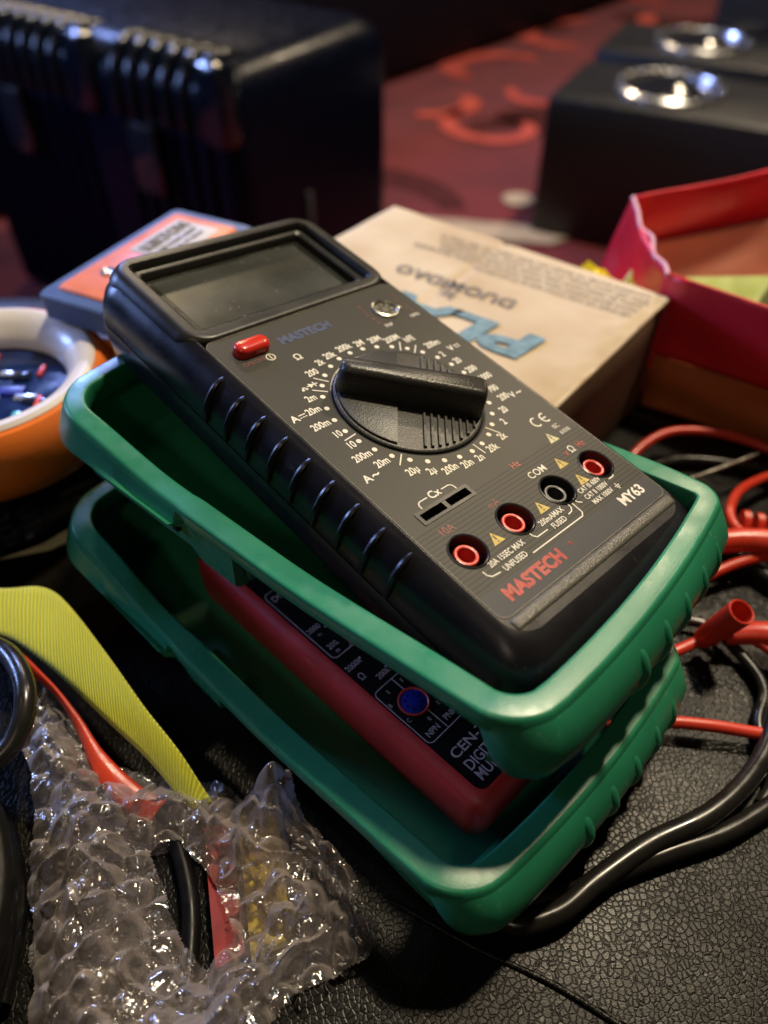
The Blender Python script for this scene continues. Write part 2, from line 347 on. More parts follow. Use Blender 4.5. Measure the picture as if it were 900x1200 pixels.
# ------------------------------------------------------------------ black multimeter
def make_meter():
    # solved pose of the meter: columns = its right, its far end, its face normal
    mt = frame((7.1, 181.1, -135.1), (.7065, .6983, -.1148), (-.6793, .7146, .167))
    t = thing('multimeter', 'black digital multimeter with red power button and rotary dial, tilted in the upper holster', 'multimeter', mt)
    cx = .7
    def ring(w, y0, y1, r, z): return [(x, y, z) for x, y in rrect(cx - w, cx + w, y0, y1, r, 8)]
    b = MB()
    lay = [(36, -76, 91, 7, -31.5), (40, -80, 95, 9, -31), (42.6, -83, 98, 10.5, -28.5), (44.3, -85.2, 100.2, 12, -22), (45, -86, 101, 12.5, -16.9),
           (44.9, -85.9, 100.9, 12.5, -16.5), (44.1, -85.1, 100.1, 12, -16.45), (44.1, -85.1, 100.1, 12, -15.95), (44.9, -85.9, 100.9, 12.5, -15.9), (45, -86, 101, 12.5, -15.5),
           (44.8, -85.6, 100.7, 12.5, -11), (44.2, -84.8, 100, 12, -7.5), (43.0, -83.3, 98.8, 11.5, -4.6), (41.6, -81.2, 97.4, 10.5, -2.6), (40.2, -78.6, 96, 9.5, -1.2), (39.0, -76.2, 94.8, 8.5, -.35), (38.2, -74.6, 94.2, 8, -.02)]
    b.loft([ring(*l) for l in lay], True, False)
    b.holes([(x, y) for x, y, z in ring(38.2, -74.6, 94.2, 8, 0)], [rrect(-37.1, 38.5, -68.4, 92.5, 3., 6)], -.02)
    b.build('case', M['black'], t)
    # raised ridge and lip below the panel
    b = MB()
    b.loft([[(x, y0, z0) for x in (-36.6, 38)] + [(x, y1, z1) for x in (38, -36.6)] for y0, z0, y1, z1 in ()] or [[(0, 0, 0)] * 3, [(0, 0, 0)] * 3]) if 0 else None
    prof = [(-68.7, -.6), (-68.8, .25), (-69.1, .6), (-69.6, .75), (-71.4, .75), (-71.9, .6), (-72.2, .2), (-72.4, -.6)]
    b.loft([[(x, y, z - e) for y, z in prof] for x, e in ((-35.6, .5), (-35, .05), (-34, 0), (35.6, 0), (36.6, .05), (37.2, .5))], True, True, True)
    b.build('foot_ridge', mat('grained_ridge_plastic', (.11, .105, .088), .27, bump=.8, bscale=2200), t)
    # screen bezel
    b = MB()
    L = [(41.9, 49.2, 98.6, 9, -3.6), (41.4, 49.0, 98.1, 9, -2.0), (40.4, 49.1, 97.2, 8.5, -.3), (39.4, 49.6, 96.4, 7.8, .6), (38.6, 50.2, 95.7, 7.2, .9), (37.6, 50.9, 94.9, 6.6, .95),
         (35.6, 53.6, 93.0, 2.6, .9), (35.1, 54.0, 92.6, 2.4, .4), (34.6, 55.0, 92.2, 2.2, -1.9), (33.0, 57.2, 91.2, 1.6, -2.2), (32.4, 57.8, 90.8, 1.4, -2.6), (31.8, 58.6, 90.4, 1.2, -4.9)]
    b.loft([ring(*l) for l in L], False, False)
    bz = b.build('screen_bezel', M['blacksoft'], t)
    b = MB(); b.loft([ring(31.9, 58.5, 90.5, 1.2, z) for z in (-6, -5)])
    b.build('display', M['glass'], t)
    b = MB(); b.loft([ring(29, 61.0, 88.5, 1., z) for z in (-5.02, -4.93)])
    b.build('lcd', M['lcd'], bz)
    b = MB()
    rnd = random.Random(3)
    for _ in range(26):
        x, y = rnd.uniform(-30, 31), rnd.uniform(59, 90); s_ = rnd.uniform(.06, .2)
        b.poly([(x + s_ * math.cos(a) * rnd.uniform(.6, 1.4), y + s_ * math.sin(a)) for a in (0, 1.2, 2.5, 3.8, 5.1)], -4.9, .03)
    b.build('dust_specks', M['label'], bz)
    # face panel with true openings
    JX = (-28.1, -9.1, 9.9, 28.9); JY = -49.15
    holes = [circle(x, JY, 5.3, 36) for x in JX] + [rrect(-30.9, -11.7, -36.9, -33.3, .3, 2)] + [circle(0, 0, 23.2, 64)] + [circle(26.4, 37.4, 4.3, 28)]
    b = MB(); b.holes(rrect(-36.9, 38.3, -68.2, 49.0, 3., 6), holes, .12)
    for h in holes + [rrect(-36.9, 38.3, -68.2, 49.0, 3., 6)]:
        b.loft([[(x, y, .12) for x, y in h], [(x, y, -.5) for x, y in h]], False, False)
    b.build('face_panel', M['panel'], t, weld=True)
    b = MB(); o = rrect(-37.08, 38.48, -68.38, 49.2, 3.1, 6); i_ = rrect(-36.92, 38.32, -68.22, 49.04, 3., 6)
    b.loft([[(x, y, -.3) for x, y in o], [(x, y, .17) for x, y in o], [(x, y, .17) for x, y in i_], [(x, y, -.3) for x, y in i_]], False, False, True, True)
    b.build('panel_edge', mat('pale_panel_edge', (.24, .22, .16), .35, var=.5, vscale=400), t)  # thin rim, paler than the face panel
    # sockets
    for k, x in enumerate(JX):
        b = MB(); b.lathe([(5.35, .10), (5.55, .30), (5.2, .42), (4.9, .25), (4.75, -.6), (4.7, -9), (0.01, -9)], (x, JY), 40, False)
        s_ = b.build('socket', M['void'] if 0 else mat('socket_well', (.012, .012, .013), .3), t)
        b = MB(); b.lathe([(3.35, -8.5), (3.35, -1.7), (3.2, -1.35), (2.75, -1.25), (2.35, -1.4), (2.25, -1.8), (2.2, -8.5)], (x, JY), 36, False)
        b.build('socket_ring', M['blackring'] if k == 2 else M['redring'], s_)
    # transistor socket
    b = MB(); b.lathe([(4.35, -.4), (4.75, .1), (4.6, .75), (4.1, .9), (3.6, .6), (3.4, -.2)], (26.4, 37.4), 36, False)
    b.box(30.4, 32.0, 35.2, 36.9, .1, .7, .2)
    s_ = b.build('transistor_socket', M['metal'], t)
    b = MB(); b.cyl((26.4, 37.4), 3.5, -.6, .1, 28)
    b.build('socket_insert', mat('worn_grey_insert', (.20, .19, .15), .45, var=.4, vscale=600), s_)
    b = MB()
    for k in range(8):
        a = 2 * math.pi * k / 8 + .2; b.bar((26.4 + 1.2 * math.cos(a), 37.4 + 1.2 * math.sin(a)), (26.4 + 3.1 * math.cos(a), 37.4 + 3.1 * math.sin(a)), .62, .11, .05)
    b.build('pin_slot', M['void'], s_)
    # capacitor slot
    b = MB(); o = rrect(-31.3, -11.3, -37.3, -32.9, .3, 2); i_ = rrect(-30.2, -12.3, -36.4, -33.9, .2, 2)
    b.loft([[(x, y, .05) for x, y in o], [(x, y, .35) for x, y in o], [(x, y, .35) for x, y in i_], [(x, y, -3) for x, y in i_]], False, True)
    b.box(-21.9, -20.6, -36.6, -33.7, -3, .28)
    cs = b.build('capacitor_slot', M['blacksoft'], t)
    for x0, x1 in ((-30.0, -22.1), (-20.4, -12.5)):
        b = MB(); b.poly([(x0, -36.2), (x1, -36.2), (x1, -34.1), (x0, -34.1)], -2.9, .05); b.build('contact_recess', M['void'], cs)
    # power button
    b = MB(); L = []
    for d, z in ((0, -.3), (0, 1.9), (.25, 2.6), (.7, 3.1), (1.5, 3.4)): L.append([(x, y, z) for x, y in rrect(-31.8 + d, -20.1 - d, 37.7 + d, 43.4 - d, 2.7 - d, 6)])
    b.loft(L); b.build('power_button', M['redbtn'], t)
    # rotary dial
    b = MB(); b.lathe([(23.15, -.9), (23.1, .05), (22.7, -.05), (22.4, -.7)], (0, 0), 72, False)
    b.build('dial_groove', M['blackring'], t)
    A = R(135.75); u = Vector((-math.cos(A), -math.sin(A))); v = Vector((-u.y, u.x))   # u points to the blunt end of the knob
    dl = bpy.data.objects.new('rotary_dial', None)
    b = MB(); b.lathe([(22.3, -.9), (22.3, .55), (22.0, .85), (21.4, .95)], (0, 0), 72)
    dl = b.build('rotary_dial', M['dial'], t)
    def uv(a, c): p = u * a + v * c; return (p.x, p.y)
    for k in range(8):
        a = 4.2 + k * 2.1
        hw = math.sqrt(max(0, 20.9 ** 2 - a * a))
        for sgn in (-1, 1):
            if hw < 5.5: continue
            b = MB()
            c0, c1 = (4.2, hw) if sgn > 0 else (-hw, -4.2)
            P = [[uv(a + q, c) for c in (c0, c1)] for q in (-.5, -.32, .32, .5)]
            Z = (.9, 1.75, 1.75, .9)
            b.loft([[(*P[0][e], Z[0]), (*P[1][e], Z[1]), (*P[2][e], Z[2]), (*P[3][e], Z[3])] for e in (0, 1)])
            b.build('grip_ridge', M['dial'], dl)
    # raised plain half of the disc
    b = MB(); pts = []
    for k in range(25):
        th = R(100) + R(160) * k / 24; a, c = 21.2 * math.cos(th), 21.2 * math.sin(th)
        pts.append(uv(min(a, 3.2), c))
    b.loft([[(x, y, .9) for x, y in pts], [(x, y, 1.6) for x, y in pts], [(x * .985, y * .985, 1.75) for x, y in pts]])
    b.build('dial_face', M['dial'], dl)
    b = MB(); L = []
    for z, w0, w1, e in ((.9, 4.3, 5.0, 0), (4, 4.1, 4.8, .1), (8.0, 3.6, 4.4, .3), (9.4, 3.0, 3.9, .6), (10.1, 2.0, 3.0, 1.4)):
        r_ = []
        for k in range(9):                      # pointer end
            th = R(90 + 180 * k / 8); r_.append((*uv(-19.0 + e + (2.9 - e * .6) * math.cos(th), w0 * math.sin(th) * .98), z))
        for k in range(9):                      # blunt end
            th = R(-90 + 180 * k / 8); c = w1 * math.sin(th)
            r_.append((*uv(19.6 - e + 2.2 * max(0, math.cos(th)) ** .5, c), z))
        L.append(r_)
    b.loft(L); kn = b.build('knob', M['knob'], dl)
    b = MB(); p, q = uv(-21.0, 0), uv(-14.5, 0); b.bar(p, q, .42, 10.0, .16); b.build('pointer_line', M['ink'], kn)
    # side ribs
    for k in range(9):
        y = 35.7 - 9.57 * k
        for sx in (-1, 1):
            b = MB(); P = [(cx + sx * (39.6), y, -1.6), (cx + sx * 41.6, y, -2.6), (cx + sx * 43.4, y, -4.8), (cx + sx * 44.7, y, -8), (cx + sx * 45.2, y, -11.5), (cx + sx * 45.2, y, -14.6), (cx + sx * 44.6, y, -15.6)]
            if sx > 0: P = P[3:]
            b.tube(P, .9, 8, 3, rad=lambda s_: 1.08 * math.sin(math.pi * min(1, max(.08, s_ * .88 + .1))) ** .4)
            b.build('side_rib', M['black'], t)
    # printing -----------------------------------------------------
    z = .13; b = MB(); rr = 25.35; n0 = 124.49
    for i in range(32):
        a = R(n0 - i * 11.25); b.poly(circle(rr * math.cos(a), rr * math.sin(a), .78, 14), z, .05)
    sz = 3.55
    for s_, x, y in [("200", -16.9, 23.6), ("2k", -11.7, 26.2), ("20k", -6.9, 27.4), ("200k", -.4, 28.2), ("2M", 5.5, 27.6), ("20M", 11.4, 26.7), ("200M", 16.7, 24.3), ("hFE", 21.9, 21.5),
                     ("200m", 27.0, 15.9), ("2", 26.0, 10.4), ("20", 28.0, 5.6), ("200", 28.9, .3), ("1000", 30.0, -4.6), ("700", 27.6, -9.9), ("200", 27.6, -14.3), ("20", 22.8, -18.4), ("2", 18.5, -22.0),
                     ("2k", 13.0, -26.0), ("20k", 6.6, -27.7), ("2n", .3, -28.3), ("20n", -4.7, -28.0), ("200n", -10.4, -26.7), ("2µ", -15.5, -24.4), ("20µ", -20.0, -21.6),
                     ("20m", -25.0, -14.8), ("200m", -28.0, -10.2), ("10", -27.6, -5.4), ("10", -28.0, -.2), ("200m", -29.6, 4.9), ("20m", -27.4, 10.6), ("2m", -24.6, 15.0)]:
        b.text(s_, x, y, sz, z, sx=.76, bold=.075)
    b.text("Ω", -15.8, 31.4, 3.6, z, bold=.05); b.text("A", -34.2, 10.4, 3.6, z, bold=.09); b.text("A", -32.6, -17.2, 3.6, z, bold=.09); b.text("~", -29.6, -17.0, 4.2, z, bold=.08)
    b.text("V", 31.0, 11.2, 3.3, z, bold=.08); b.text("V", 31.0, -15.3, 3.3, z, bold=.08); b.text("~", 33.9, -15.2, 4.0, z, bold=.08)
    for x0, yy in ((32.6, 11.2), (-32.6, 10.4)):
        b.bar((x0, yy + .55), (x0 + 2.4, yy + .55), .34, z)
        for k in range(3): b.bar((x0 + k * .9, yy - .45), (x0 + .6 + k * .9, yy - .45), .34, z)
    # buzzer and diode symbols
    b.text("♬" if 0 else "n", -23.6, 19.3, 2.4, z, bold=.08, sx=1.); b.poly(circle(-24.3, 18.7, .42, 10), z, .05); b.poly(circle(-23.0, 18.7, .42, 10), z, .05)
    b.bar((-22.4, 19.4), (-18.6, 19.4), .34, z); b.poly([(-21.5, 20.4), (-21.5, 18.4), (-19.9, 19.4)], z, .05); b.bar((-19.7, 20.4), (-19.7, 18.4), .4, z)
    def tick(i, r0, r1, w=.36):
        a = R(n0 - i * 11.25); b.bar((r0 * math.cos(a), r0 * math.sin(a)), (r1 * math.cos(a), r1 * math.sin(a)), w, z)
    for i in (31.5, 30.5, 6.55, 7.5, 12.5, 16.5, 18.5, 23.5, 26.5): tick(i, 23.7, 28.2)
    b.text("Cx", -21.2, -30.7, 3.4, z, bold=.06)
    for m_ in ((-1, -23.9), (1, -18.4)):
        s_, x0 = m_; P = [(x0, -30.6), (x0 + s_ * 2.6, -30.6)] + [(x0 + s_ * (2.6 + 1.3 * math.sin(R(a))), -31.9 + 1.3 * math.cos(R(a))) for a in (30, 60, 90)] + [(x0 + s_ * 3.9, -32.7)]
        b.path(P, .34, z)
    b.text("PNP", 21.4, 30.2, 2.2, z, sx=.85); b.text("NPN", 33.5, 30.3, 2.2, z, sx=.85)
    b.text("20A 15SEC MAX", -20.3, -55.4, 2.45, z, sx=.80, bold=.03); b.text("UNFUSED", -20.2, -58.3, 2.45, z, sx=.84, bold=.03)
    b.text("200mAMAX", .1, -54.3, 2.45, z, sx=.82, bold=.03); b.text("FUSED", .4, -56.9, 2.45, z, sx=.84, bold=.03)
    b.text("CAT III 600V", 19.6, -53.3, 2.3, z, sx=.82, bold=.03); b.text("CAT II 1000V", 19.7, -55.8, 2.3, z, sx=.82, bold=.03); b.text("MAX 1000V", 19.7, -58.2, 2.3, z, sx=.82, bold=.03)
    for k, w in enumerate((2.0, 1.3, .6)): b.bar((26.9 - w / 2, -58.1 - k * .55), (26.9 + w / 2, -58.1 - k * .55), .28, z)
    b.bar((26.9, -57.2), (26.9, -58.1), .28, z)
    b.text("COM", 10.4, -41.4, 3.3, z, bold=.02); b.text("Ω", 27.5, -41.2, 3.4, z, bold=.03); b.text("IEC", 31.6, -32.1, 2.2, z, sx=.85); b.text("61010", 32.6, -34.9, 2.1, z, sx=.85)
    b.text("MY63", 27.6, -62.9, 4.6, z, bold=.13, sx=1.03)
    for c0 in (27.3, 31.6):
        b.path([(c0 + 1.55 * math.cos(R(a)), -27.6 + 1.75 * math.sin(R(a))) for a in range(60, 301, 20)], .55, z)
    b.bar((30.2, -27.6), (32.2, -27.6), .5, z)
    b.path(circle(-22.9, 35.3, 1.35, 16) + [(-21.55, 35.3)], .33, z); b.bar((-22.9, 36.2), (-22.9, 34.4), .33, z)
    b.path([(-30.0, -55.6), (-29.9, -57.0), (-29.0, -58.0), (-26.2, -58.3)], .34, z); b.path([(-14.2, -58.3), (5.2, -60.2), (8.4, -60.2), (9.4, -59.2), (9.6, -54.4)] if 0 else [(-14.3, -59.3), (8.0, -59.3), (9.1, -58.3), (9.3, -54.3)], .36, z)
    b.path([(-9.9, -54.2), (-9.8, -55.6), (-9.0, -56.6), (-4.4, -56.6)], .34, z); b.path([(5.0, -56.6), (6.8, -56.4), (7.8, -55.4), (7.9, -54.2)], .34, z)
    b.path([(11.0, -53.8), (11.0, -55.2), (12.2, -56.2)], .34, z); b.path([(27.0, -55.2), (29.4, -55.2), (29.9, -54.2)], .34, z)
    b.build('white_lettering', M['white'], t, smooth=False)
    b = MB(); b.text("MASTECH", -19.2, -64.0, 5.2, z, bold=.28, sx=.97, space=1.05); b.text("®", -2.9, -63.2, 1.8, z)
    b.build('red_logo', M['redp'], t, smooth=False)
    b = MB(); b.text("Hz", 6.9, -35.9, 3., z, bold=.02); b.build('red_lettering', M['redp'], t, smooth=False); b = MB(); b.text("Hz", 31.8, -41.2, 3., z, bold=.02); b.text("V", 24.6, -41.6, 2.6, z, bold=.02)
    b.build('red_lettering', M['redp'], t, smooth=False)
    b = MB(); b.text("10A", -27.8, -41.3, 3.2, z, bold=.06); b.build('worn_red_lettering', M['redfaint'], t, smooth=False); b = MB(); b.text("mA", -10.2, -42.2, 3., z, bold=.02); b.build('worn_red_lettering', M['redfaint'], t, smooth=False); b = MB(); b.text("ON/OFF", -28.4, 35.6, 2.2, z)
    b.build('worn_red_lettering', M['redfaint'], t, smooth=False)
    for x, sg in ((18.6, -1), (34.2, 1)):
        b = MB()
        for k in range(5): b.text("EBCE"[k % 4], x + .3 * abs(k - 2), 32.8 + k * 2.3, 1.9, z)
        b.build('pin_lettering', M['redfaint'], t, smooth=False)
    b = MB(); b.text("MASTECH", -5.9, 39.8, 4.6, z, bold=.25, sx=.98); b.build('faded_blue_logo', M['bluep'], t, smooth=False)
    for x, y, s_ in ((-18.9, -50.2, 1.9), (.4, -50.3, 1.9), (19.6, -50.2, 1.9), (19.5, -42.6, 1.9), (25.9, -34.4, 1.9)):
        b = MB(); b.poly([(x - s_ * 1.12, y - s_), (x + s_ * 1.12, y - s_), (x, y + s_)], z, .05)
        w = b.build('warning_triangle', M['yel'] if y < -36 else M['paper'], t, smooth=False)
        b = MB(); b.bar((x, y + .8), (x, y - .7), .42, z + .06, .03); b.poly(circle(x, y - 1.3, .26, 8), z + .06, .03)
        b.build('exclamation_mark', M['ink'], w, smooth=False)
    return t
make_meter()

# ------------------------------------------------------------------ green holsters
def make_holster(label, mtx, group, sagA, inset=21.):
    t = thing('holster', label, 'meter holster', mtx, group)
    HW, HL = 52.5, 95.
    def outline(y_d, n=26):
        """closed list of (kind, x, y, nx, ny): rounded rectangle with bowed ends"""
        P = []; r = 16.; rR = 9.
        def bow(x): return 4.0 * (1 - (x / HW) ** 2)
        yc = HL - 4.0
        for k in range(n + 1):                       # near end, from -x to +x
            x = -HW + r + (2 * HW - r - rR) * k / n; P.append((x, -yc - bow(x) + bow(HW - r) * (.5 - .5 * x / HW) + bow(HW - rR) * (.5 + .5 * x / HW)))
        for k in range(1, 9):
            a = R(-80 + 80 * k / 9); P.append((HW - rR + rR * math.cos(a), -yc + rR + rR * math.sin(a)))
        for k in range(61):
            y = -yc + rR + (2 * yc - rR - 20) * k / 60; P.append((HW, y))
        r2 = 20.
        for k in range(1, 9):
            a = R(0 + 80 * k / 9); P.append((HW - r2 + r2 * math.cos(a), yc - r2 + r2 * math.sin(a)))
        for k in range(n + 1):
            x = HW - r2 - (2 * HW - 2 * r2) * k / n; P.append((x, yc + bow(x) - bow(HW - r2)))
        for k in range(1, 9):
            a = R(100 + 80 * k / 9); P.append((-HW + r2 + r2 * math.cos(a), yc - r2 + r2 * math.sin(a)))
        for k in range(61):
            y = yc - r2 - (2 * yc - 2 * r2 - 4) * k / 60 ; P.append((-HW, max(y, -yc + r)))
        for k in range(1, 9):
            a = R(180 + 80 * k / 9); P.append((-HW + r + r * math.cos(a), -yc + r + r * math.sin(a)))
        Q = []
        for p in P:
            if not Q or math.hypot(p[0] - Q[-1][0], p[1] - Q[-1][1]) > .6: Q.append(p)
        return Q
    P = outline(0); n = len(P); NR = []
    for i in range(n):
        a, c = P[i - 1], P[(i + 1) % n]; d = Vector((c[0] - a[0], c[1] - a[1])).normalized(); NR.append((d.y, -d.x))
    def sag(y):  return -sagA * ss(80, 30, y) * ss(-88, -10, y) if 1 else 0
    def capf(x, y):                                   # 1 on the bulged ends, 0 on the plain sides
        return max(ss(21.5, 24.5, y), ss(-70, -88, y))
    def off(i, d): return (P[i][0] - NR[i][0] * d, P[i][1] - NR[i][1] * d)
    def mix(a, b, f): return a + (b - a) * f
    #  (d, z) on plain side / on bulged end
    band = [((7.6, -5.4), (5.4, -9)), ((5.2, -5.6), (2.8, -9)), ((.9, -5.4), (1.6, -9)), ((.2, -5.0), (1.2, -8.6)), ((.02, -4.4), (1.0, -5.6)), ((.0, -1.2), (-.12, -1.9)), ((.08, -.7), (.2, -1.2)), ((.3, -.3), (.62, -.42)), ((.62, -.1), (1.0, -.12)), ((1.2, -.04), (1.6, -.04)),
            ((6.5, .10), (6.1, .1)), ((6.95, .06), (6.6, .05)), ((7.2, -.12), (6.8, -.12)), ((7.3, -.45), (6.95, -.45)), ((7.35, -1.2), (7.0, -1.2)), ((7.7, -4), (7.3, -5))]
    b = MB(); rings = []
    for (s_, c_) in band:
        r_ = []
        for i in range(n):
            f = capf(*P[i]); d, z = mix(s_[0], c_[0], f), mix(s_[1], c_[1], f); x, y = off(i, d); r_.append((x, y, z + sag(P[i][1])))
        rings.append(r_)
    b.loft(rings, False, False, True, True)
    # lower wall with the stand opening cut away
    wall = [((2.95, -5.1), (-.14, -1.7)), ((3.0, -6.0), (-.62, -2.8)), ((3.05, -8.6), (-2.0, -6.2)), ((3.1, -12), (-3.3, -10.3)), ((3.2, -18), (-3.9, -14.5)), ((3.4, -23), (-2.6, -19.5)), ((3.8, -27.5), (1.8, -24.2)), ((5.2, -29.6), (7, -28.4)), ((9, -30), (14, -30)),
            ((9, -27.8), (14, -27.8)), ((7.0, -26.5), (9.5, -25.5)), ((6.4, -18), (6.8, -19)), ((5.8, -12), (5.6, -12)), ((5.2, -6.9), (5.0, -8.6))]
    swell = {-1.7: 0, -2.8: 1.3, -6.2: 3.6, -10.3: 5.6, -14.5: 6.4, -19.5: 5.6, -24.2: 3.2, -28.4: .8}   # bow of the near end face
    taper = {-1.7: .2, -2.8: .25, -6.2: .2, -10.3: .3, -14.5: .8, -19.5: 1.8, -24.2: 3.6, -28.4: 7.5}
    def is_open(i):
        x, y = P[i]; return abs(x) > HW - 3 and (-76 < y < 4.5)
    rings = []
    for (s_, c_) in wall:
        r_ = []
        for i in range(n):
            x0, y0 = P[i]; f = capf(x0, y0); cd = c_[0]
            if y0 < 0 and c_[1] in swell: cd = taper[c_[1]] - swell[c_[1]] * max(0., -NR[i][1]) ** 1.5
            d, z = mix(s_[0], cd, f), mix(s_[1], c_[1], f)
            if y0 > 0 and z < -11.5 and d < 4: d = mix(d, 3.3, ss(-11.5, -15, z))   # nests inside the holster below
            x, y = off(i, d); z = -13 + (z + 13) * mix(1.47, 1.03, ss(-80, -5, y0)) if z < -13 else z
            if y0 < 0 and not is_open(i): z = -4.6 + (z + 4.6) * mix(.12, 1, ss(-74, -91, y0) ** .8) if z < -4.6 else z
            r_.append((x, y, z + (sag(y0) if z > -10 else 0)))
        rings.append(r_)
    V = [[b.v(p) for p in r] for r in rings]; m_ = len(V)
    for k in range(m_):
        a, c = V[k], V[(k + 1) % m_]
        for i in range(n):
            j = (i + 1) % n
            if is_open(i) or is_open(j): continue
            b.f([a[i], a[j], c[j], c[i]])
    for i in range(n):                                # close the cut ends of the wall
        j = (i + 1) % n
        for p, q in ((i, j), (j, i)):
            if not is_open(p) and is_open(q): b.f([V[k][p] for k in range(m_)])
    # floor plate
    fl = []
    for i in range(n):
        o = is_open(i); d = inset if (abs(P[i][0]) > HW - 3 and -82 < P[i][1] < 4.5) else (11. if P[i][1] < 0 else 8.8)
        fl.append(off(i, d))
    b.loft([[(x, y, mix(-37.8, -30.4, ss(-80, -5, y))) for x, y in fl], [(x, y, mix(-34.8, -28, ss(-80, -5, y))) for x, y in fl]])
    b.build('shell', M['green'], t)
    for x in (-10, 2, 14, 26, 37):                  # teardrop grips on the near end
        yb = -(HL - 4.0) - 4.0 * (1 - (x / HW) ** 2) + 4.0 * (1 - ((HW - 16) / HW) ** 2)
        q = MB(); q.tube([(x, yb - 1.4, -5.4), (x + .2, yb - 3.0, -8), (x + .6, yb - 5.0, -12), (x + 1.0, yb - 5.5, -17), (x + 1.2, yb - 4.7, -23)], 2, 14, 4, rad=lambda s_: 2.7 * (1 - .55 * s_) * math.sin(math.pi * min(.93, s_ * .9 + .07)) ** .45)
        q.build('grip_rib', M['green'], t)
    # inner clip tab and floor strip seen inside
    q = MB(); q.box(-50.6, -48, 29.2, 31.4, -20.5, -14.5, .1); q.build('slot', M['void'], t)
    q = MB(); q.box(-44.6, -38, 6, 22, -29.5, -22, .6); q.build('inner_clip', M['green'], t)
    return t
def holster_frame(yaw, pitch, roll, px):
    a = yaw; ax = Vector((math.cos(a), -math.sin(a), 0)); ay = Vector((math.sin(a), math.cos(a), 0))
    ax = ax + Vector((0, 0, roll)); ay = ay + Vector((0, 0, pitch)); o = Vector(px)
    return frame(o, ax, ay)
make_holster('upper green meter holster, stacked on the lower one and holding the black meter', holster_frame(-.8653, .0162, -.0358, (-5.0, 175.5, -146.0)), 'stacked green holsters', 5.8)
make_holster('lower green meter holster, resting on the leather with the red meter inside', holster_frame(-.8089, .0359, -.0311, (-10.6, 156.4, -185.1)), 'stacked green holsters', 8., 8.8)

# ------------------------------------------------------------------ red multimeter
def make_red():
    mt = frame((25.8, 90.4, -195), (.698, .716, -.01), (-.716, .698, .02))
    t = thing('multimeter', 'small red digital multimeter with a black face lying in the lower green holster', 'multimeter', mt)
    b = MB(); L = []
    for d, z in ((-2, -23), (-3.2, -21.5), (-4.0, -17), (-4.6, -6), (-4.5, -3.4), (-3.9, -1.9), (-2.8, -.8), (-1.2, -.1), (-.2, 0)):
        L.append([(x, y, z) for x, y in rrect(d, 61 - d, d, 119 - d, 3.2 - d * .7, 6)])
    b.loft(L, True, False)
    b.holes(rrect(-.2, 61.2, -.2, 119.2, 3.3, 6), [circle(30.5, 61, 22.2, 48)], 0)
    b.build('case', M['redcase'], t, weld=True)
    b = MB(); b.holes(rrect(0, 61, 0, 119, 3, 6), [circle(30.5, 61, 22.1, 48), circle(7.2, 31.2, 3.9, 28)], .1); b.build('face_panel', M['facebl'], t)
    b = MB(); b.lathe([(22, -1), (22, .9), (21.2, 1.2), (20.3, .8), (20, -.6)], (30.5, 61), 56); dl = b.build('rotary_dial', M['redcase'], t)
    b = MB(); b.box(28, 33, 42, 80, .5, 7, 1.2); b.build('knob', M['redcase'], dl)
    b = MB(); b.lathe([(4.6, .1), (4.7, .5), (4.3, .65), (3.95, .3)], (7.2, 31.2), 32, False); s_ = b.build('transistor_socket', M['redcase'], t)
    b = MB(); b.cyl((7.2, 31.2), 3.95, -1.5, .45, 28, .3); b.build('socket_insert', M['bluesock'], s_)
    b = MB()
    for k in range(8):
        a = 2 * math.pi * k / 8; b.poly(circle(7.2 + 2.5 * math.cos(a), 31.2 + 2.5 * math.sin(a), .42, 10), .47, .03)
    b.build('pin_hole', M['void'], s_)
    b = MB(); z = .13
    def rr(x0, x1, y0, y1, r=1.5): P = rrect(x0, x1, y0, y1, r, 4); b.path(P + [P[0]], .28, z)
    rr(.9, 14.5, 57.6, 91, 1.6); b.bar((7.6, 57.6), (9.4, 60.4), .28, z)
    for s_, x, y, h in (("DCV", 5.0, 87.6, 3.4), ("200", 8.5, 80, 2.8), ("2000", 3.9, 70.3, 2.8), ("m", 4.0, 67.5, 2.2), ("200.", 4.3, 61.9, 2.8), ("m", 3.9, 59.4, 2.2), ("2000k", 3.6, 52.2, 2.8), ("Ω", 2.6, 47.6, 3.4),
                         ("200k", 7.8, 44.0, 2.8), ("B", 1.5, 34.9, 1.9), ("E", 4.3, 38.5, 1.9), ("E", 10, 38.5, 1.9), ("C", 1.9, 28, 1.9), ("E", 6.4, 24.4, 1.9), ("E", 12.0, 26, 1.9), ("NPN", 4.4, 21.2, 2.8), ("PNP", 11.6, 21.3, 2.8)):
        b.text(s_, x, y, h, z, sx=.85)
    b.poly(circle(7.2, 68.5, .4, 10), z, .04); b.poly(circle(6.6, 52.8, .4, 10), z, .04); b.poly(circle(10.2, 45.2, .4, 10), z, .04)
    rr(.6, 15.6, 18.8, 41, 1.6); b.bar((8.2, 18.8), (8.2, 26.5), .28, z); b.bar((8.2, 36), (8.2, 41), .28, z)
    b.text("CEN-TECH", 2.2, 12.2, 4.3, z, bold=.05, sx=1.1, align='LEFT'); b.text("DIGITAL", 2.6, 7.3, 4.6, z, sx=.82, align='LEFT', bold=.04); b.text("MULTIMETER", 2.6, 3.5, 4.6, z, sx=.82, align='LEFT', bold=.04)
    b.build('white_lettering', M['greyp'], t, smooth=False)
    return t
make_red()

